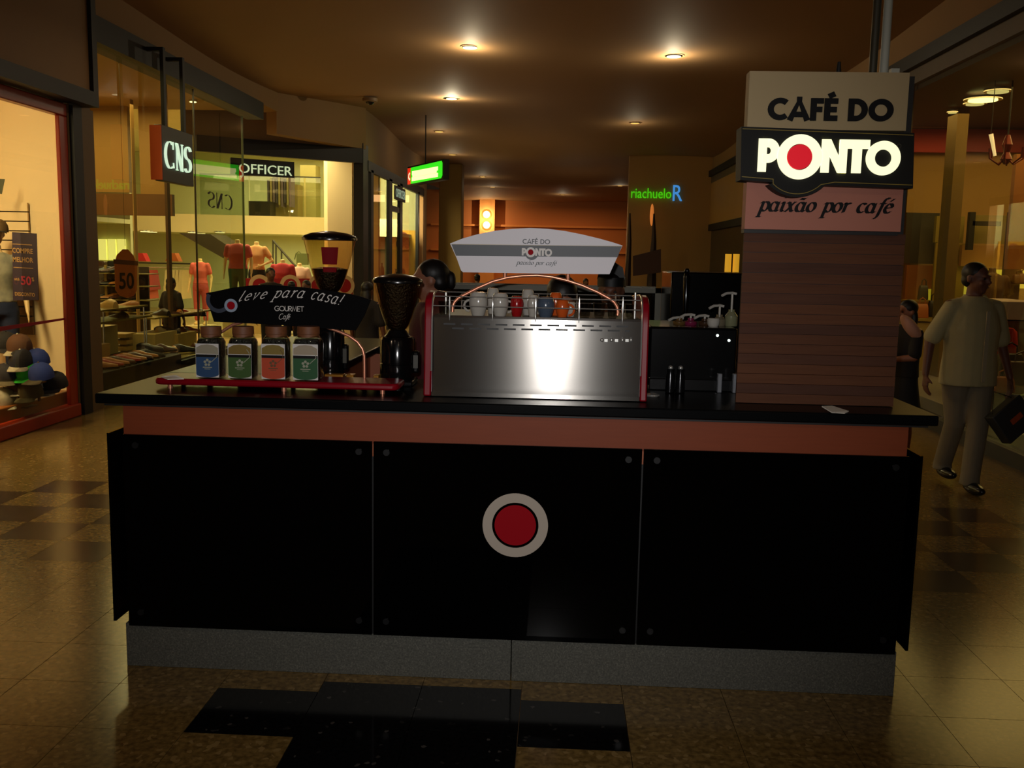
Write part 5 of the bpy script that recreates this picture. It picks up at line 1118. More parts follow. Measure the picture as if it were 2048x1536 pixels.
# CNS blade sign on two rods
SX = XL+.42
z1s, z0s = P(388, 268, Y=P(388, 300, X=XL+.7).y).z, 0
sy_ = 11.55
a = P(325, 249, Y=sy_); b_ = P(388, 271, Y=sy_+.55)
SXF = -4.48; p_tl = P(326, 249, X=SXF); p_bl = P(326, 361, X=SXF); p_tr = P(388, 271, X=SXF); p_br = P(388, 374, X=SXF)
cs = thing('blade_sign', 'dark box sign with lit white CNS letters hanging from two rods at the shoe shop', 'sign', tuple(p_bl))
zt_s = (p_tl.z+p_tr.z)/2; zb_s = (p_bl.z+p_br.z)/2
MB().box(SXF-.09, SXF, p_bl.y, p_br.y, zb_s, zt_s).build('box', mat('sign_dark_brown', (52, 42, 32), .5), cs, bevel=.006)
pu = plane_put((SXF+.004, p_bl.y, zb_s), Vector((0, 1, 0)), ZF, Vector((1, 0, 0)))
Lw = p_br.y-p_bl.y; Hs = zt_s-zb_s
b = MB(); ls = []
Sx = Lw*.86/2.05; Sy = Hs*.50; ox, oy = Lw*.06, Hs*.24
pp = lambda x, y, z: pu(ox+x*Sx, oy+y*Sy, z)
ribbon(b, arc(.36, .5, .33, .49, 52, 308, 20), pp, nib=(.15, .02), t=.012); ribbon(b, [(.60, 1.0), (.60, .72)], pp, nib=(.04, 0), t=.012); ribbon(b, [(.60, .24), (.62, 0.05)], pp, nib=(.04, 0), t=.012)
ribbon(b, [(.86, 0), (.86, 1)], pp, nib=(.045, 0), t=.012); ribbon(b, [(.86, 1), (1.24, 0)], pp, nib=(.18, 0), t=.012); ribbon(b, [(1.27, 0), (1.27, 1)], pp, nib=(.045, 0), t=.012)
for x in (.80, 1.21, .80): ribbon(b, [(x, .985), (x+.14, .985)], pp, w=.03, t=.012)
ribbon(b, [(.79, .015), (.93, .015)], pp, w=.03, t=.012)
ribbon(b, arc(1.72, .74, .22, .24, 20, 250, 14)+arc(1.68, .26, .24, .25, 80, -150, 14), pp, nib=(.14, .03), t=.012)
b.build('lettering', mat('cns_lit', (225, 250, 225), .4, emit=(215, 245, 215), es=.8), cs, smooth=0)
e_ = P(300, 300, Y=p_bl.y-.02)
MB().box(max(e_.x, XL+.01), SXF-.001, p_bl.y-.02, p_bl.y-.002, zb_s+.01, zt_s-.01).build('side_panel', mat('side_rust', (214, 92, 26), .6), cs, smooth=0)
for px in (328, 366):
    y = P(px, 230, X=SXF-.04).y; zr = P(px, 104 if px < 340 else 124, X=SXF-.04).z; MB().box(SXF-.06, SXF-.02, y-.03, y+.03, zt_s, zr).box(XL+.07, SXF-.02, y-.03, y+.03, zr, zr+.04).build('rod', M['black'], cs, smooth=0)
# reversed CNS on the glass
a, c = P(415, 414, X=XL+.002), P(464, 413, X=XL+.002)
rv = thing('window_lettering', 'reversed dark CNS letters on the glass of the shoe shop', 'lettering', tuple(a)); Lw = c.y-a.y
pr2 = plane_put((XL+.003, c.y, a.z), Vector((0, -1, 0)), ZF, Vector((1, 0, 0))); Sx, Sy = Lw/2.0, .215
pp2 = lambda x, y, z: pr2(x*Sx, y*Sy, z); b = MB()
ribbon(b, arc(.36, .5, .33, .49, 52, 308, 20), pp2, nib=(.15, .02), t=.002); ribbon(b, [(.86, 0), (.86, 1)], pp2, nib=(.06, 0), t=.002); ribbon(b, [(.86, 1), (1.24, 0)], pp2, nib=(.18, 0), t=.002); ribbon(b, [(1.27, 0), (1.27, 1)], pp2, nib=(.06, 0), t=.002)
ribbon(b, arc(1.72, .74, .22, .24, 20, 250, 14)+arc(1.68, .26, .24, .25, 80, -150, 14), pp2, nib=(.14, .03), t=.002)
b.build('lettering', mat('dark_olive_print', (50, 46, 26), .6), rv, smooth=0)

# ---------------------------------------------------------------- C. clothes shop (OFFICER) straight ahead on the left
fL, fR = Vector((-6.3, 16.45, 0)), Vector((-3.80, 18.2, 0)); fd = (fR-fL).normalized(); fn = Vector((fd.y, -fd.x, 0))
def FP(px, py):                                                  # point on the slanted shop front
    v = FW*F + RT*(px-1024) + DN*(py-768); t = ((fL-Vector((0, 0, EYE))).dot(fn))/(v.dot(fn)); return Vector((0, 0, EYE))+v*t
hz0, hz1 = 3.35, 3.62
struct('trim_11', MB().quadp([(fL.x, fL.y, hz0), (fR.x, fR.y, hz0), (fR.x, fR.y, hz1), (fL.x, fL.y, hz1)], fn*.12), M['black'])
struct('window_7', MB().quadp([fL+ZF*.1, FP(648, 400)*1+ZF*0-ZF*(FP(648, 400).z-.1), FP(648, 400)+ZF*(hz0-FP(648, 400).z), fL+ZF*hz0], fn*-.01), M['glass_plain'], smooth=0)
struct('trim_12', MB().box(-3.92, XL2+.02, 18.15, 18.62, 0, hz1+.1), M['black'])
struct('wall_left_middle_upper', MB().quadp([(-6.5, 16.35, hz1), (fR.x, fR.y+.1, hz1), (fR.x, fR.y+.1, ZC+.3), (-6.5, 16.35, ZC+.3)], (-.05, .2, 0)), M['bulkhead'])
struct('wall_clothes_shop_rear', MB().box(-13, XL2-.2, 27.0, 27.1, 0, 4.6), M['pale_wall'])
struct('wall_clothes_shop_left', MB().box(-13.1, -13, 17.6, 27, 0, 4.6), M['white_wall'])
struct('ceiling_4', MB().box(-13, XL2-.22, 18.9, 27.1, 4.40, 4.46), M['white_wall'])
# wall between the shop and the corridor, with its own side windows
struct('wall_clothes_shop_pier', MB().box(P(655, 400, Y=21.0).x, -3.98, 21.0, 21.15, 0, 4.4), M['ochre_wall'])
zm1, zm0 = P(494, 431, Y=23.2).z, P(494, 467, Y=23.2).z
struct('wall_mezzanine_edge', MB().quadp([(-13, 22.2, zm0), (XL2-.25, 23.9, zm0), (XL2-.25, 23.9, zm1), (-13, 22.2, zm1)], (0, .15, 0)), M['white_wall'])
struct('ceiling_5', MB().add([(-13, 22.3, zm0+.02), (XL2-.25, 24, zm0+.02), (XL2-.25, 27, zm0+.02), (-13, 27, zm0+.02), (-13, 22.3, zm0+.1), (XL2-.25, 24, zm0+.1), (XL2-.25, 27, zm0+.1), (-13, 27, zm0+.1)], [(0,1,2,3), (7,6,5,4), (0,4,5,1), (1,5,6,2), (2,6,7,3), (3,7,4,0)]), M['pale_wall'])
bal = thing('glass_balustrade', 'glass balustrade along the upper floor of the clothes shop', 'balustrade', (-8, 22.8, zm1))
bp = lambda px, z: Vector((0, 0, 0))+Vector((P(px, 400, Y=23.0).x, 22.2+(P(px, 400, Y=23.0).x+13)*1.7/9.0, z))
for pa, pb in ((400, 492), (494, 568), (572, 598), (601, 630)):
    a, b_ = bp(pa, zm1), bp(pb, zm1); MB().quadp([a, b_, b_+ZF*.95, a+ZF*.95], (0, .012, 0)).build('glass_pane', M['glass_plain'], bal, smooth=0)
a, b_ = bp(400, zm1+.95), bp(630, zm1+.95); MB().quadp([a, b_, b_+ZF*.03, a+ZF*.03], (0, .03, 0)).build('handrail', M['grey_metal'], bal, smooth=0)
for pa, pb, pt, pbm, y, c, lb in ((497, 540, 402, 428, 24.5, (30, 22, 12), 'dark cabinet on the upper floor of the clothes shop'), (541, 596, 368, 440, 25.5, (150, 126, 70), 'tan clothes rail unit on the upper floor of the clothes shop'), (600, 632, 330, 440, 26, (176, 160, 96), 'pale green wardrobe panel on the upper floor')):
    a, b_ = P(pa, pt, Y=y), P(pb, pbm, Y=y); solo('cabinet', MB().box(a.x, b_.x, y, y+.5, zm0+.12, a.z), mat('upper_unit', c, .5), lb, 'cabinet', 'cabinets on the upper floor')
rack = thing('clothes_rack', 'upper floor rack of dark hanging clothes in the clothes shop', 'clothes rack', tuple(P(545, 375, Y=25.2)))
for i in range(9):
    a = P(540+i*5.5, 362, Y=25.2); MB().cbox((a.x, 25.2, a.z-.28), .05, .35, .6+.1*(i % 3)).build('garment', mat('dim_garment', ((70, 60, 60), (150, 130, 80), (110, 90, 90))[i % 3], .8), rack)
# OFFICER letters on the header board
a, c = FP(470, 351), FP(583, 352)
of = thing('shop_sign', 'black sign board with lit OFFICER letters hanging in the clothes shop front', 'sign', tuple(a))
o0 = FP(458, 352)+fn*.13; o1 = FP(584, 352)+fn*.13; zt_o = FP(540, 322).z; zb_o = FP(540, 354).z
MB().quadp([Vector((o0.x, o0.y, zb_o)), Vector((o1.x, o1.y, zb_o)), Vector((o1.x, o1.y, zt_o)), Vector((o0.x, o0.y, zt_o))], -fn*.06).build('board', M['black'], of, smooth=0)
o2_ = Vector((FP(473, 350).x, FP(473, 350).y, FP(530, 350).z))+fn*.15
font_text('OFFICER', plane_put(o2_, fd, ZF, fn), (FP(578, 350)-FP(473, 350)).length, FP(530, 331).z-FP(530, 349.5).z, of, 'lettering', mat('officer_lit', (210, 228, 190), .4, emit=(205, 225, 180), es=.7), t=.02)
# hanging clothes on the rear wall under the upper floor
hr_ = thing('clothes_rack', 'wall rail of pink and red hanging clothes under the upper floor', 'clothes rack', tuple(P(300, 510, Y=20.5)))
a, b_ = P(268, 535, Y=21.5), P(385, 535, Y=21.5); MB().cyl(tuple(a), tuple(b_), .015).build('rail', M['chrome'], hr_)
for i in range(12):
    px = 278+i*4.6 if i < 7 else 340+(i-7)*7; a = P(px, 540, Y=21.5); c = ((190, 60, 50), (200, 90, 60), (170, 60, 50), (190, 110, 70))[i % 4] if i < 7 else (200, 180, 130)
    L_ = .45+.1*(i % 3); MB().add(*[[(a.x-.03, 21.3, a.z), (a.x+.03, 21.3, a.z), (a.x+.03, 21.7, a.z), (a.x-.03, 21.7, a.z), (a.x-.05, 21.2, a.z-L_), (a.x+.05, 21.2, a.z-L_), (a.x+.05, 21.8, a.z-L_), (a.x-.05, 21.8, a.z-L_)], [(0,1,2,3), (7,6,5,4), (0,4,5,1), (1,5,6,2), (2,6,7,3), (3,7,4,0)]]).build('garment', mat('hanging_garment', c, .8), hr_)
sh2 = thing('wall_shelf', 'thin wall shelf with folded red clothes above the hanging rail', 'shelf', tuple(P(330, 523, Y=22)))
a, b_ = P(262, 524, Y=22), P(395, 524, Y=22); MB().box(a.x, b_.x, 21.9, 22.3, a.z-.03, a.z).build('board', M['grey_metal'], sh2)
for i, px in enumerate((284, 348)):
    a = P(px, 523, Y=22.05); solo('folded_stack', MB().rings([[(a.x+x*(1-.35*k), 22.05+y, a.z+.004+.12*k) for x, y in ((-.16, -.12), (.16, -.12), (.16, .12), (-.16, .12))] for k in (0, 1, 1.6)]), cloth('folded_red' if i == 0 else 'folded_orange', ((200, 40, 40), (190, 100, 40))[i]), ('small stack of folded red clothes on the wall shelf', 'small stack of folded orange clothes on the wall shelf')[i], 'clothes', 'folded clothes on the wall shelf')
# slanted underside of the stairs and its handrail
st = solo('stair_flight', MB().quadp([P(358, 466, Y=20.8), P(420, 468, Y=20.8), P(456, 492, Y=20.8), P(453, 520, Y=20.8)], (0, 1.0, 0)), mat('stair_underside', (58, 42, 16), .7), 'dark sloping underside of the stair flight in the clothes shop', 'stairs', smooth=0)
hd = thing('handrail', 'thin metal stair handrail behind the mannequins', 'handrail', tuple(P(550, 480, Y=21.5)))
MB().tube([tuple(P(x, y, Y=21.5)) for x, y in ((546, 481), (586, 527), (600, 540))], .025, 8).build('rail', M['grey_metal'], hd)
for px, y0, y1 in ((546, 480, 560), (552, 487, 560), (563, 500, 560)): MB().cyl(tuple(P(px, y0, Y=21.5)), tuple(P(px, y1, Y=21.5)), .018, n=8).build('baluster', M['grey_metal'], hd)
a = P(560, 520, Y=21.9)
solo('shoulder_bag', MB().cbox((a.x+.53, 21.9, a.z+.03), .26, .12, .26).tube([tuple(P(x, y, Y=21.9)) for x, y in ((589, 519), (592, 507), (598, 503), (603, 508), (605, 519))], .012, 8), cloth('olive_bag', (90, 96, 50)), 'olive shoulder bag hanging on the pale wall behind the mannequins', 'bag', bevel=.01)
for px, py in ((385, 464), (402, 466), (440, 464), (290, 462), (305, 463)):
    downlight(px, py, zm0+.0, 'small light under the upper floor, %s' % {385: 'left of the pair by the stairs', 402: 'right of the pair by the stairs', 440: 'on its own above the pink mannequin', 290: 'leftmost one seen through the shoe shop', 305: 'second one seen through the shoe shop'}[px], 'lights under the upper floor', es=2.5, r=.11)
# mannequins in the window
def mann(px, py_neck, Y, label, shirt, **k):
    a = P(px, py_neck, Y=Y); h = k.pop('h', 1.0); z = a.z-1.5*h; solo('plinth_block', MB().box(a.x-.24, a.x+.24, Y-.24, Y+.24, .01, z-.005), M['white_wall'], 'white plinth under the '+label, 'plinth', 'mannequin plinths') if z > .05 else None
    return torso((a.x, Y, z), label, shirt, h=h, **k)
mann(475, 479, 18.4, 'headless mannequin in a pink T-shirt and green shorts', cloth('pink_tee', (196, 84, 80)), female=False, lower=cloth('green_jeans', (60, 90, 60)), pose=[((-.26, .03, 1.10), (-.27, -.02, .86)), ((.26, .03, 1.10), (.27, -.02, .86))])
mann(513, 483, 19.2, 'headless mannequin in a cream top with its hand on the hip', cloth('cream_top', (220, 170, 110), col2=(200, 130, 90)), lower=cloth('black_skirt', (20, 16, 20)), pose=[((-.22, .05, 1.08), (-.27, 0, .80)), ((.30, .05, 1.12), (.13, -.10, 1.02))])
mann(565, 519, 19.0, 'headless mannequin in a red pink sweater', cloth('red_sweater', (190, 50, 60)), sleeve='long', lower=cloth('grey_trousers', (90, 70, 60)), female=False, h=.98)
mann(599, 526, 19.9, 'headless mannequin in a pale pink T-shirt right of the red sweater one', cloth('pale_pink_tee', (225, 180, 165)), lower=cloth('white_jeans', (210, 190, 160)), h=.97)
mann(400, 517, 20.2, 'headless mannequin in a pink blouse seen through the shoe shop glass', cloth('pink_blouse', (220, 110, 100), col2=(190, 70, 60)), lower=cloth('pink_skirt', (190, 80, 80)), h=.95)
# big red poster low in the window
pa_, pb_ = FP(492, 590), FP(705, 592)
po_ = thing('sale_banner', 'red banner with large pale rings low in the clothes shop window', 'banner', (pa_.x, pa_.y, .6))
zt_p = FP(600, 557).z
MB().quadp([Vector((pa_.x, pa_.y, .5)), Vector((pb_.x, pb_.y, .5)), Vector((pb_.x, pb_.y, zt_p)), Vector((pa_.x, pa_.y, zt_p))], fn*.01).build('sheet', mat('banner_red', (170, 16, 30), .5), po_, smooth=0)
b = MB(); Wd = (pb_-pa_).length
for u0 in (.12, .40, .66, .92): b = MB(); disc(b, plane_put(Vector((pa_.x, pa_.y, 1.05))+fn*.013, fd, ZF, fn), Wd*u0, 0, .13, .20, .002, 32); b.build('ring_print', mat('pale_ring', (230, 200, 150), .5), po_, smooth=0)
# cream column strip at the right of the shop front
struct('wall_cream_strip', MB().box(P(655, 400, Y=19.4).x, P(704, 400, Y=19.4).x, 19.4, 19.5, 0, 4.3), M['white_wall'])

# ---------------------------------------------------------------- side windows of the clothes shop along the corridor
def SW(px): return P(px, 500, X=XL2).y
struct('trim_13', MB().box(XL2-.04, XL2+.03, 18.6, 26.3, 3.25, 3.45), M['black'])
for i, px in enumerate((742, 779, 800, 835)): y = SW(px); struct('trim_%d' % (14+i), MB().box(XL2-.04, XL2+.03, y-.17 if i in (1, 2) else y-.12, y+.17 if i in (1, 2) else y+.12, 0, 3.3), M['black'])
struct('trim_18', MB().box(XL2-.04, XL2+.02, SW(779), SW(800), 2.62, 2.74), M['black'])
for i, (pa, pb) in enumerate(((744, 778), (781, 799), (802, 834))): struct('window_%d' % (8+i), MB().box(XL2-.03, XL2-.02, SW(pa), SW(pb), .1, 3.25), M['glass_plain'], smooth=0)
struct('wall_side_window_back', MB().box(-5.0, -4.92, 20.25, 27, 0, 4.3), M['white_wall'])
struct('wall_side_window_end', MB().box(-4.92, XL2-.2, 26.3, 26.4, 0, 4.3), M['pale_wall'])
area('side_window_light', (-4.4, 23.2, 3.7), .5, 330, (1, .86, .50), rot=(R(38), 0, 0), sy=2.5)
# poster of a woman on yellow, at the end of the side window
pw = thing('advert_poster', 'yellow poster of a curly haired woman in the side window of the clothes shop', 'poster', tuple(P(812, 520, Y=25.6)))
a, c = P(783, 460, Y=25.8), P(834, 575, Y=25.8)
MB().box(a.x, c.x, 25.8, 25.84, c.z, a.z).build('sheet', mat('poster_yellow', (226, 170, 30), .5), pw, smooth=0)
pz = lambda x, y: (P(x, y, Y=25.79).x, 0, P(x, y, Y=25.79).z)
def blob(nm, lst, m_):
    b = MB()
    for (x, y, rx, ry) in lst: c_ = P(x, y, Y=25.79); b.prism([(rx*.0136*math.cos(2*math.pi*i/20), ry*.0136*math.sin(2*math.pi*i/20)) for i in range(20)], c_, XF, ZF, TOW, .004)
    return b.build(nm, m_, pw, smooth=0)
blob('hair_print', [(806, 476, 11, 12), (800, 488, 8, 10), (814, 488, 6, 10)], mat('print_hair', (120, 56, 20), .6)); blob('face_print', [(808, 482, 5, 7)], mat('print_skin', (226, 140, 80), .6))
blob('figure_print', [(810, 505, 12, 16), (812, 530, 9, 22), (802, 520, 4, 16)], mat('print_body', (220, 140, 60), .6)); blob('pattern_print', [(814, 524, 4, 12), (806, 545, 5, 8)], mat('print_pattern', (150, 80, 40), .6))
a = P(758, 553, Y=22.6); 
solo('display_counter', MB().box(-4.9, -3.98, 22.4, 23, .014, a.z), mat('counter_brown', (110, 70, 36), .5), 'brown counter inside the side window of the clothes shop', 'counter', bevel=.02)
for i, px in enumerate((752, 762, 790)):
    a = P(px, 548, Y=22.5); solo('display_bottle', MB().lathe((a.x, 22.6, P(758, 553, Y=22.6).z if i < 2 else a.z-.2), [(.05, 0), (.06, .05), (.05, .2), (.02, .26), (.02, .32)], 14), mat('bottle_colour', ((170, 170, 140), (40, 30, 20), (70, 56, 30))[i], .2), ('pale bottle on the brown counter in the side window', 'dark bottle on the brown counter in the side window', 'olive vessel beside the poster in the side window')[i], 'bottle', 'bottles in the side window')  # one plain colour per bottle
# small projecting sign over the side door
a = P(790, 398, X=XL2+.06); t = thing('door_sign', 'small lit sign over the side door of the clothes shop', 'sign', tuple(a))
y0, y1 = P(789, 390, X=XL2+.04).y, P(810, 390, X=XL2+.04).y; z0, z1 = P(800, 397, X=XL2+.04).z, P(800, 380, X=XL2+.04).z
MB().box(XL2+.03, XL2+.05, y0, y1, z0-.06, z1+.06).build('board', M['black'], t, smooth=0)
font_text('OFFICER', plane_put((XL2+.052, y0+.1, z0), Vector((0, 1, 0)), ZF, Vector((1, 0, 0))), (y1-y0-.2), z1-z0, t, 'lettering', mat('door_sign_lit', (170, 190, 170), .4, emit=(160, 185, 160), es=.45), t=.01)
# ---------------------------------------------------------------- D. bag shop on the right
zk_ = .13
struct('trim_19', MB().box(XR-.03, XR+.25, 2, 14.2, 0, zk_), M['black'])
struct('floor_3', MB().box(XR+.1, XR+1.2, 2, 14.0, zk_, zk_+.12), mat('grey_sill', (120, 112, 96), .5))
struct('window_11', MB().box(XR+.0, XR+.012, 2, 11.0, zk_, 3.62), M['glass'], smooth=0)
struct('window_12', MB().box(XR+.0, XR+.012, 11.03, 14.1, zk_, 3.62), M['glass'], smooth=0)
struct('trim_20', MB().box(XR-.005, XR+.03, 11.0, 11.03, zk_, 3.62), mat('dark_joint_right', (70, 52, 20), .4))
struct('ceiling_6', MB().box(XR+.05, 9, 2, 14.1, 3.56, 3.62), M['red_wall'])
struct('wall_right_shop_end', MB().box(XR+.05, 9, 14.05, 14.15, 0, 3.62), M['ochre_wall'])
struct('wall_right_shop_back', MB().box(8.9, 9, 2, 14.1, 0, 3.62), M['ochre_wall'])
def rp_(name, pa, pb, Y, c, label, cat, d=.08, es=0, group=None, kindm=None):
    a, b_ = P(*pa, Y=Y), P(*pb, Y=Y); m_ = mat(name+'_m', c, .5, var=.2, scale=2, emit=c if es else None, es=es)
    mb = MB().box(min(a.x, b_.x), max(a.x, b_.x), Y, Y+d, min(a.z, b_.z), max(a.z, b_.z))
    return solo(name, mb, m_, label, cat, group, smooth=0)
rp_('accent_board', (1800, 196), (1908, 254), 13.9, (60, 8, 14), 'very dark red wall panel above the thin ledge in the bag shop', 'panel')
rp_('accent_board', (1800, 257), (1908, 305), 13.9, (190, 8, 18), 'bright red wall band under the thin ledge behind the sign pillar', 'panel')
rp_('accent_board', (1936, 258), (2060, 305), 13.9, (150, 12, 16), 'red wall band to the right of the ochre column in the bag shop', 'panel')
rp_('ledge', (1800, 252), (1910, 255), 13.8, (150, 90, 40), 'thin tan ledge between the two red panels', 'ledge')
struct('wall_right_shop_column', MB().box(P(1910, 300, Y=12.2).x, P(1933, 300, Y=12.2).x, 12.2, 12.5, 0, 3.56), mat('olive_ochre_column', (120, 94, 36), .6))
rp_('dark_screen', (1814, 425), (1872, 528), 13.8, (44, 44, 34), 'dark grey screen panel at the rear of the bag shop behind the pillar', 'panel')
rp_('orange_panel', (1814, 530), (1868, 640), 13.75, (150, 84, 24), 'orange brown panel below the dark grey screen', 'panel')
rp_('pale_panel', (1874, 432), (1926, 486), 13.4, (150, 130, 50), 'olive yellow panel above the picture of a woman', 'panel')
rp_('door_frame', (1941, 424), (1946, 500), 12.9, (40, 36, 20), 'thin dark upright left of the dim glass doorway in the bag shop', 'frame')
rp_('door_frame', (1946, 442), (2002, 452), 12.9, (40, 40, 24), 'dark cross bar of the dim glass doorway in the bag shop', 'frame')
rp_('door_frame', (2020, 424), (2028, 700), 12.4, (110, 80, 36), 'tall brown upright right of the dim glass doorway', 'frame')
rp_('dim_panel', (1946, 430), (2020, 488), 13.2, (140, 124, 60), 'olive panel within the dim glass doorway', 'panel')
rp_('dim_panel', (1925, 490), (2022, 534), 13.2, (166, 120, 56), 'tan panel below the olive one in the bag shop', 'panel')
rp_('side_panel', (2034, 308), (2100, 540), 10.8, (200, 130, 70), 'tall peach coloured panel at the right edge of the bag shop', 'panel')
rp_('lit_shelf_back', (1936, 538), (2018, 592), 13.0, (210, 190, 60), 'glowing yellow shelf back behind the headless figure', 'light', es=.55)
rp_('lit_shelf_back', (2028, 536), (2100, 578), 12.6, (230, 200, 70), 'glowing yellow shelf back at the right edge of the bag shop', 'light', es=.6)
rp_('lit_shelf_back', (1846, 578), (1868, 602), 13.6, (200, 180, 40), 'small glowing yellow corner behind the orange bag', 'light', es=.5)
rp_('display_table', (1992, 603), (2100, 641), 10.2, (200, 176, 170), 'pale lilac display table top edge at the right edge of the bag shop', 'table', d=1.0)
rp_('display_counter', (1995, 641), (2100, 850), 10.3, (150, 110, 50), 'tan front of the display counter under the pale table top', 'counter', d=.8)
# picture of a woman
pw = thing('wall_picture', 'dim picture of a woman in yellow on a pale panel behind the walking man', 'picture', tuple(P(1893, 560, Y=13.3)))
a, c = P(1872, 486, Y=13.3), P(1918, 700, Y=13.3); MB().box(a.x, c.x, 13.3, 13.34, c.z, a.z).build('sheet', mat('picture_ground', (150, 124, 40), .6), pw, smooth=0)
def blob2(nm, lst, m_):
    b = MB()
    for (x, y, rx, ry) in lst: b.prism([(rx*.0071*math.cos(2*math.pi*i/20), ry*.0071*math.sin(2*math.pi*i/20)) for i in range(20)], P(x, y, Y=13.29), XF, ZF, TOW, .003)
    b.build(nm, m_, pw, smooth=0)
blob2('hair_print', [(1895, 502, 10, 16), (1890, 512, 6, 14)], mat('hair_p', (90, 60, 20), .6)); blob2('figure_print', [(1895, 535, 18, 18), (1893, 565, 14, 24)], mat('figure_p', (190, 120, 40), .6)); blob2('face_print', [(1896, 504, 5, 9)], mat('face_p', (190, 110, 60), .6))
# lamps and chandelier
for px, py, lb, s_ in ((1966, 198, 'bright oval ceiling light in the bag shop', .16), (1950, 206, 'faint ceiling light beside the bright oval one in the bag shop', .1), (1996, 181, 'dim ceiling light behind the bright oval one in the bag shop', .11), (1905, 223, 'tiny ceiling light left of the ochre column', .05)):
    downlight(px, py, 3.5, lb, 'ceiling lights of the bag shop', es=3.2 if s_ == .16 else .7, r=s_, col=(255, 235, 150))
a = P(2017, 262, Y=10.4); ch = thing('chandelier', 'small dark red chandelier hanging in the bag shop', 'chandelier', tuple(a)); cm = mat('chandelier_red', (110, 22, 10), .25, metal=.4)
MB().cyl((a.x, 10.4, a.z-.05), (a.x, 10.4, 3.56), .008).build('chain', M['black'], ch); MB().lathe((a.x, 10.4, a.z-.34), [(.02, 0), (.06, .05), (.03, .12), (.05, .2), (.02, .3)], 14).build('stem', cm, ch)
for i in range(6):
    A = R(60*i); cx_, cy_ = math.cos(A), math.sin(A); MB().tube([(a.x, 10.4, a.z-.26), (a.x+cx_*.08, 10.4+cy_*.08, a.z-.34), (a.x+cx_*.17, 10.4+cy_*.17, a.z-.28), (a.x+cx_*.18, 10.4+cy_*.18, a.z-.18)], .010, 8).build('arm', cm, ch)
a = P(1982, 268, Y=10.4); b_ = P(1990, 312, Y=10.4); pl_ = solo('pendant_lamp', MB().cyl(tuple(a), tuple(b_), .022, .015), mat('pendant_lit', (255, 225, 170), .4, emit=(255, 215, 150), es=1.0), 'slim lit pendant beside the chandelier in the bag shop', 'lamp')
MB().cyl(tuple(a), (a.x, a.y, 3.56), .004).build('cord', M['black'], pl_)
# shelf strips + bags
def bag(px, py, Y, w, h, d, c, label, group='bags in the bag shop', rot=0, kind='handbag'):
    a = P(px, py, Y=Y); t = thing(kind, label, 'bag', tuple(a), group); m_ = mat('bag_leather', c, .4)
    MB().rings([[(a.x+x*w*k, Y+y*d*k2, a.z+z*h) for x, y in ((-.5, -.5), (.5, -.5), (.5, .5), (-.5, .5))] for z, k, k2 in ((0, .92, 1), (.1, 1, 1), (.8, .92, .7), (1, .84, .4))]).build('body', m_, t, bevel=.01)
    MB().tube([(a.x-w*.25, Y-.01, a.z+h*.95), (a.x-w*.22, Y-.01, a.z+h*1.3), (a.x, Y-.01, a.z+h*1.42), (a.x+w*.22, Y-.01, a.z+h*1.3), (a.x+w*.25, Y-.01, a.z+h*.95)], .009, 8).build('handle', m_, t)
    return t
bag(1842, 636, 13.0, .16, .19, .12, (176, 90, 34), 'orange brown bag low behind the sign pillar'); bag(1864, 634, 13.0, .12, .22, .12, (24, 20, 16), 'black bag right of the orange brown one'); bag(1845, 600, 13.2, .12, .20, .1, (30, 26, 16), 'dark bag standing over the orange brown one')
s_ = thing('bag_shelf', 'tan shelf unit under the dark and orange bags behind the pillar', 'shelf', tuple(P(1848, 640, Y=13)))
a, c = P(1818, 636, Y=12.9), P(1878, 636, Y=12.9); MB().box(a.x, c.x, 12.9, 13.3, a.z-.04, a.z).box(a.x, c.x, 12.92, 13.3, .2, a.z-.06).build('cabinet_body', mat('shelf_yellow', (180, 150, 80), .5), s_)
a2 = P(1818, 600, Y=13.05); MB().box(a.x, c.x, 13.05, 13.3, a2.z-.02, a2.z).build('upper_board', mat('shelf_yellow2', (150, 120, 50), .5), s_)
for i, (px, py, c, lb) in enumerate(((2036, 560, (110, 70, 30), 'brown bag on the glowing shelf at the right edge'), (2046, 558, (130, 84, 40), 'tan bag on the glowing shelf at the very right edge'))): bag(px, py+8, 12.3, .14, .12, .1, c, lb)
bag(2016, 757, 9.9, .26, .26, .16, (24, 14, 12), 'dark handbag with tall handles beside the walking man'); bag(2040, 770, 9.7, .3, .24, .16, (60, 24, 12), 'brown handbag right of the dark tall handled one'); bag(2004, 785, 9.6, .2, .16, .14, (150, 70, 30), 'copper coloured small handbag low beside the walking man')
bag(2042, 830, 9.2, .18, .14, .14, (150, 170, 60), 'yellow green handbag low at the right edge')
dt = thing('display_bench', 'dark low bench carrying the handbags by the right window', 'bench', tuple(P(2030, 800, Y=9.8)))
a = P(1992, 787, Y=9.6); MB().box(a.x-.1, 6.2, 9.5, 10.1, .25, P(2016, 785, Y=9.6).z).build('block', mat('bench_brown', (60, 36, 18), .5), dt); zz_ = P(2042, 833, Y=9.2).z; MB().box(a.x, 6.2, 9.05, 9.45, .25, zz_).build('block', mat('bench_brown2', (60, 40, 18), .5), dt)
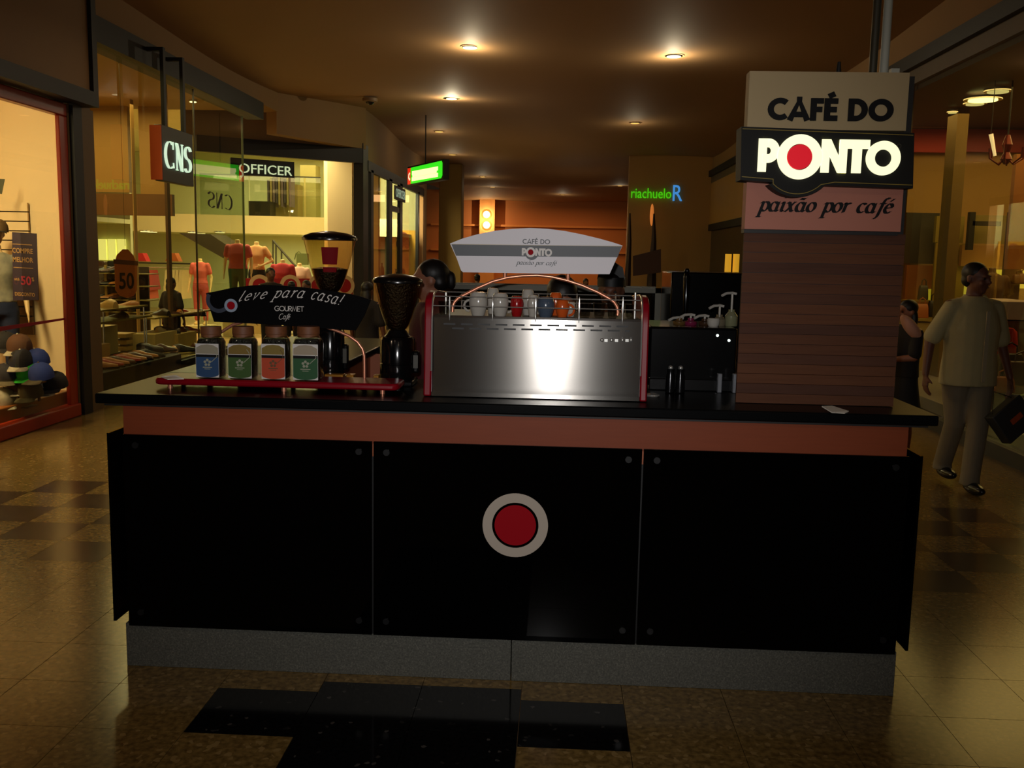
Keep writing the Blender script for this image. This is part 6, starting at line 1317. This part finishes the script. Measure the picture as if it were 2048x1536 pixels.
# red garment and headless dummy
a = P(2011, 690, Y=10.15); solo('red_garment', MB().rings([[(a.x+x*k, 10.15+y*.10, a.z+z) for x, y in [(math.cos(2*math.pi*i/16), math.sin(2*math.pi*i/16)) for i in range(16)]] for z, k in ((-.30, .13), (0, .12), (.14, .10), (.18, .05))]), cloth('scarlet_cloth', (190, 40, 22)), 'scarlet garment hanging in the bag shop behind the man', 'garment')
mm_ = M['mannequin']; M['mannequin'] = mat('mannequin_brown', (100, 70, 34), .5)
a = P(1985, 536, Y=12.4); torso((a.x, 12.4, a.z-1.45), 'brown headless mannequin before the glowing shelf in the bag shop', cloth('brown_top', (96, 66, 30)), h=.97, group='mannequins in the bag shop'); M['mannequin'] = mm_
ar_ = thing('clothes_stand', 'round brown stand under the headless mannequin', 'stand', (a.x, 12.4, 0)); MB().cyl((a.x, 12.4, .0), (a.x, 12.4, max(.1, a.z-1.46)), .2).build('base', M['ochre_dark'], ar_)

# ================================================================== PEOPLE
white_shirt = cloth('cream_shirt', (186, 174, 126)); grey_tr = cloth('grey_trousers', (132, 122, 100))
man = person('man in a cream short sleeved shirt and grey trousers walking past the right shop', (3.04, 7.12, 0), R(6), 1.665, 'skin_dark', white_shirt, grey_tr, 'short', head_yaw=R(28),
    arms=[((-.30, .03, 1.12), (-.34, -.02, .88), (-.02, -.12, -1), (1, 0, 0)), ((.27, .05, 1.10), (.29, -.06, .87), (.04, -.15, -1), (-1, 0, 0))],
    legs=[((-.05, .04, .50), (.0, .26, .12), -.02), ((.05, -.10, .49), (.005, -.14, .09), .02)], voxel=.010, girth=1.16)
# shirt front placket and collar
pk = MB().box(.006, .034, -.178, -.170, .84, 1.36); pk.build('placket', cloth('shirt_placket', (176, 162, 128)), None, smooth=0)
o = bpy.data.objects['placket']; o.parent = man
cl = MB(); cl.rings([[(.088*k*math.cos(A), .0+.08*k*math.sin(A)-.005, z-.02*max(0, -math.sin(A))) for A in [2*math.pi*i/24 for i in range(24)]] for z, k in ((1.435, 1.15), (1.475, .90), (1.47, .84), (1.43, 1.06))], cap=False); co = cl.build('collar', white_shirt, None); co.parent = man
# paper carrier bag held by the man
hb = P(1990, 790, Y=6.92)
cbg = thing('carrier_bag', 'dark carrier bag with an orange patch swinging at the walking man\'s side', 'bag', tuple(P(2018, 840, Y=6.95)))
cen = P(2022, 838, Y=6.95); T = Matrix.Translation(cen) @ Matrix.Rotation(R(-38), 4, 'Y') @ Matrix.Rotation(R(15), 4, 'Z')
b = MB(); b.T = T; b.box(-.14, .14, -.05, .05, -.12, .12); b.build('sack', mat('bag_charcoal', (48, 50, 50), .6), cbg, bevel=.008)
b = MB(); b.T = T; b.box(-.045, .06, -.054, -.051, -.02, .02); b.build('orange_patch', mat('patch_orange', (190, 84, 30), .5), cbg, smooth=0)
tp_ = [T @ Vector((-.10, 0, .12)), T @ Vector((.10, 0, .12))]; hp = P(1988, 783, Y=6.93)
MB().tube([tuple(tp_[0]), tuple(hp), tuple(tp_[1])], .004, 6).build('cord_handle', M['black'], cbg)
# person half hidden behind the sign pillar
pg = P(1817, 603, Y=8.0)
girl = person('dark haired person in black holding a pink bundle, half hidden by the sign pillar', (pg.x, 8.0, 0), R(-70), pg.z+.0, 'skin', cloth('black_top', (20, 14, 16)), cloth('black_skirt_cloth', (14, 12, 14)), 'long',
    arms=[((-.24, -.08, 1.14), (-.08, -.28, 1.18), (1, -.2, 0), (0, 1, 0)), ((.24, -.08, 1.14), (.06, -.28, 1.10), (-1, -.2, 0), (0, 1, 0))], skirt=True, voxel=.013)
a = P(1822, 655, Y=7.85); b = MB(); b.T = Matrix.Translation(a) @ Matrix.Rotation(R(50), 4, 'Y'); b.ball((0, 0, 0), .13, .06, .05); solo('pink_bundle', b, cloth('pink_bundle_cloth', (200, 150, 130)), 'light pink bundle held by the person behind the pillar', 'bundle')
# staff inside the kiosk
uni = cloth('maroon_uniform', (70, 14, 22)); blk_ = cloth('black_uniform', (18, 16, 18))
pa = P(862, 517, Y=5.35)
person('barista with black hair in a maroon top, seen from the side left of the machine', (pa.x, 5.35, 0), R(-82), pa.z-.02, 'skin', uni, blk_, 'bun', voxel=.013)
pa = P(1224, 532, Y=5.5)
person('barista facing us in a black peaked cap behind the right part of the machine', (pa.x, 5.5, 0), R(-8), pa.z-.045, 'skin_dark', blk_, blk_, 'short', head_pitch=R(2), cap='peak', voxel=.012)
pa = P(1124, 560, Y=4.8)
person('dark haired barista bending down behind the cups on the machine', (pa.x, 4.8, 0), R(10), pa.z, 'skin', blk_, blk_, 'long', head_pitch=R(30), voxel=.013)
# passers-by at the left and far away
for i, (px, py, Y, c, lb, hr__) in enumerate(((541, 537, 13.6, (30, 20, 16), 'passer-by with short black hair beyond the banner, tallest of three', 'short'), (583, 564, 14.6, (40, 26, 18), 'passer-by with dark hair in the middle of three beyond the banner', 'long'),
        (612, 562, 13.4, (26, 20, 18), 'passer-by with dark hair at the right of three beyond the banner', 'short'), (342, 556, 13.6, (26, 18, 16), 'dark clothed person with long hair behind the shoe window', 'long'),
        (735, 566, 10.5, (24, 18, 18), 'dark haired passer-by between the two coffee grinders', 'long'), (955, 549, 20.0, (60, 26, 16), 'far passer-by under the left end of the arched sign', 'short'), (1172, 558, 21.0, (30, 20, 14), 'far passer-by under the right part of the arched sign', 'short'))):
    a = P(px, py, Y=Y); person(lb, (a.x, Y, 0), R(random.choice((160, -170, 30, -20))), a.z, 'skin_dark', cloth('passer_top', c), cloth('passer_trousers', (30, 26, 28)), hr__, voxel=.02, detail=False, group=None)
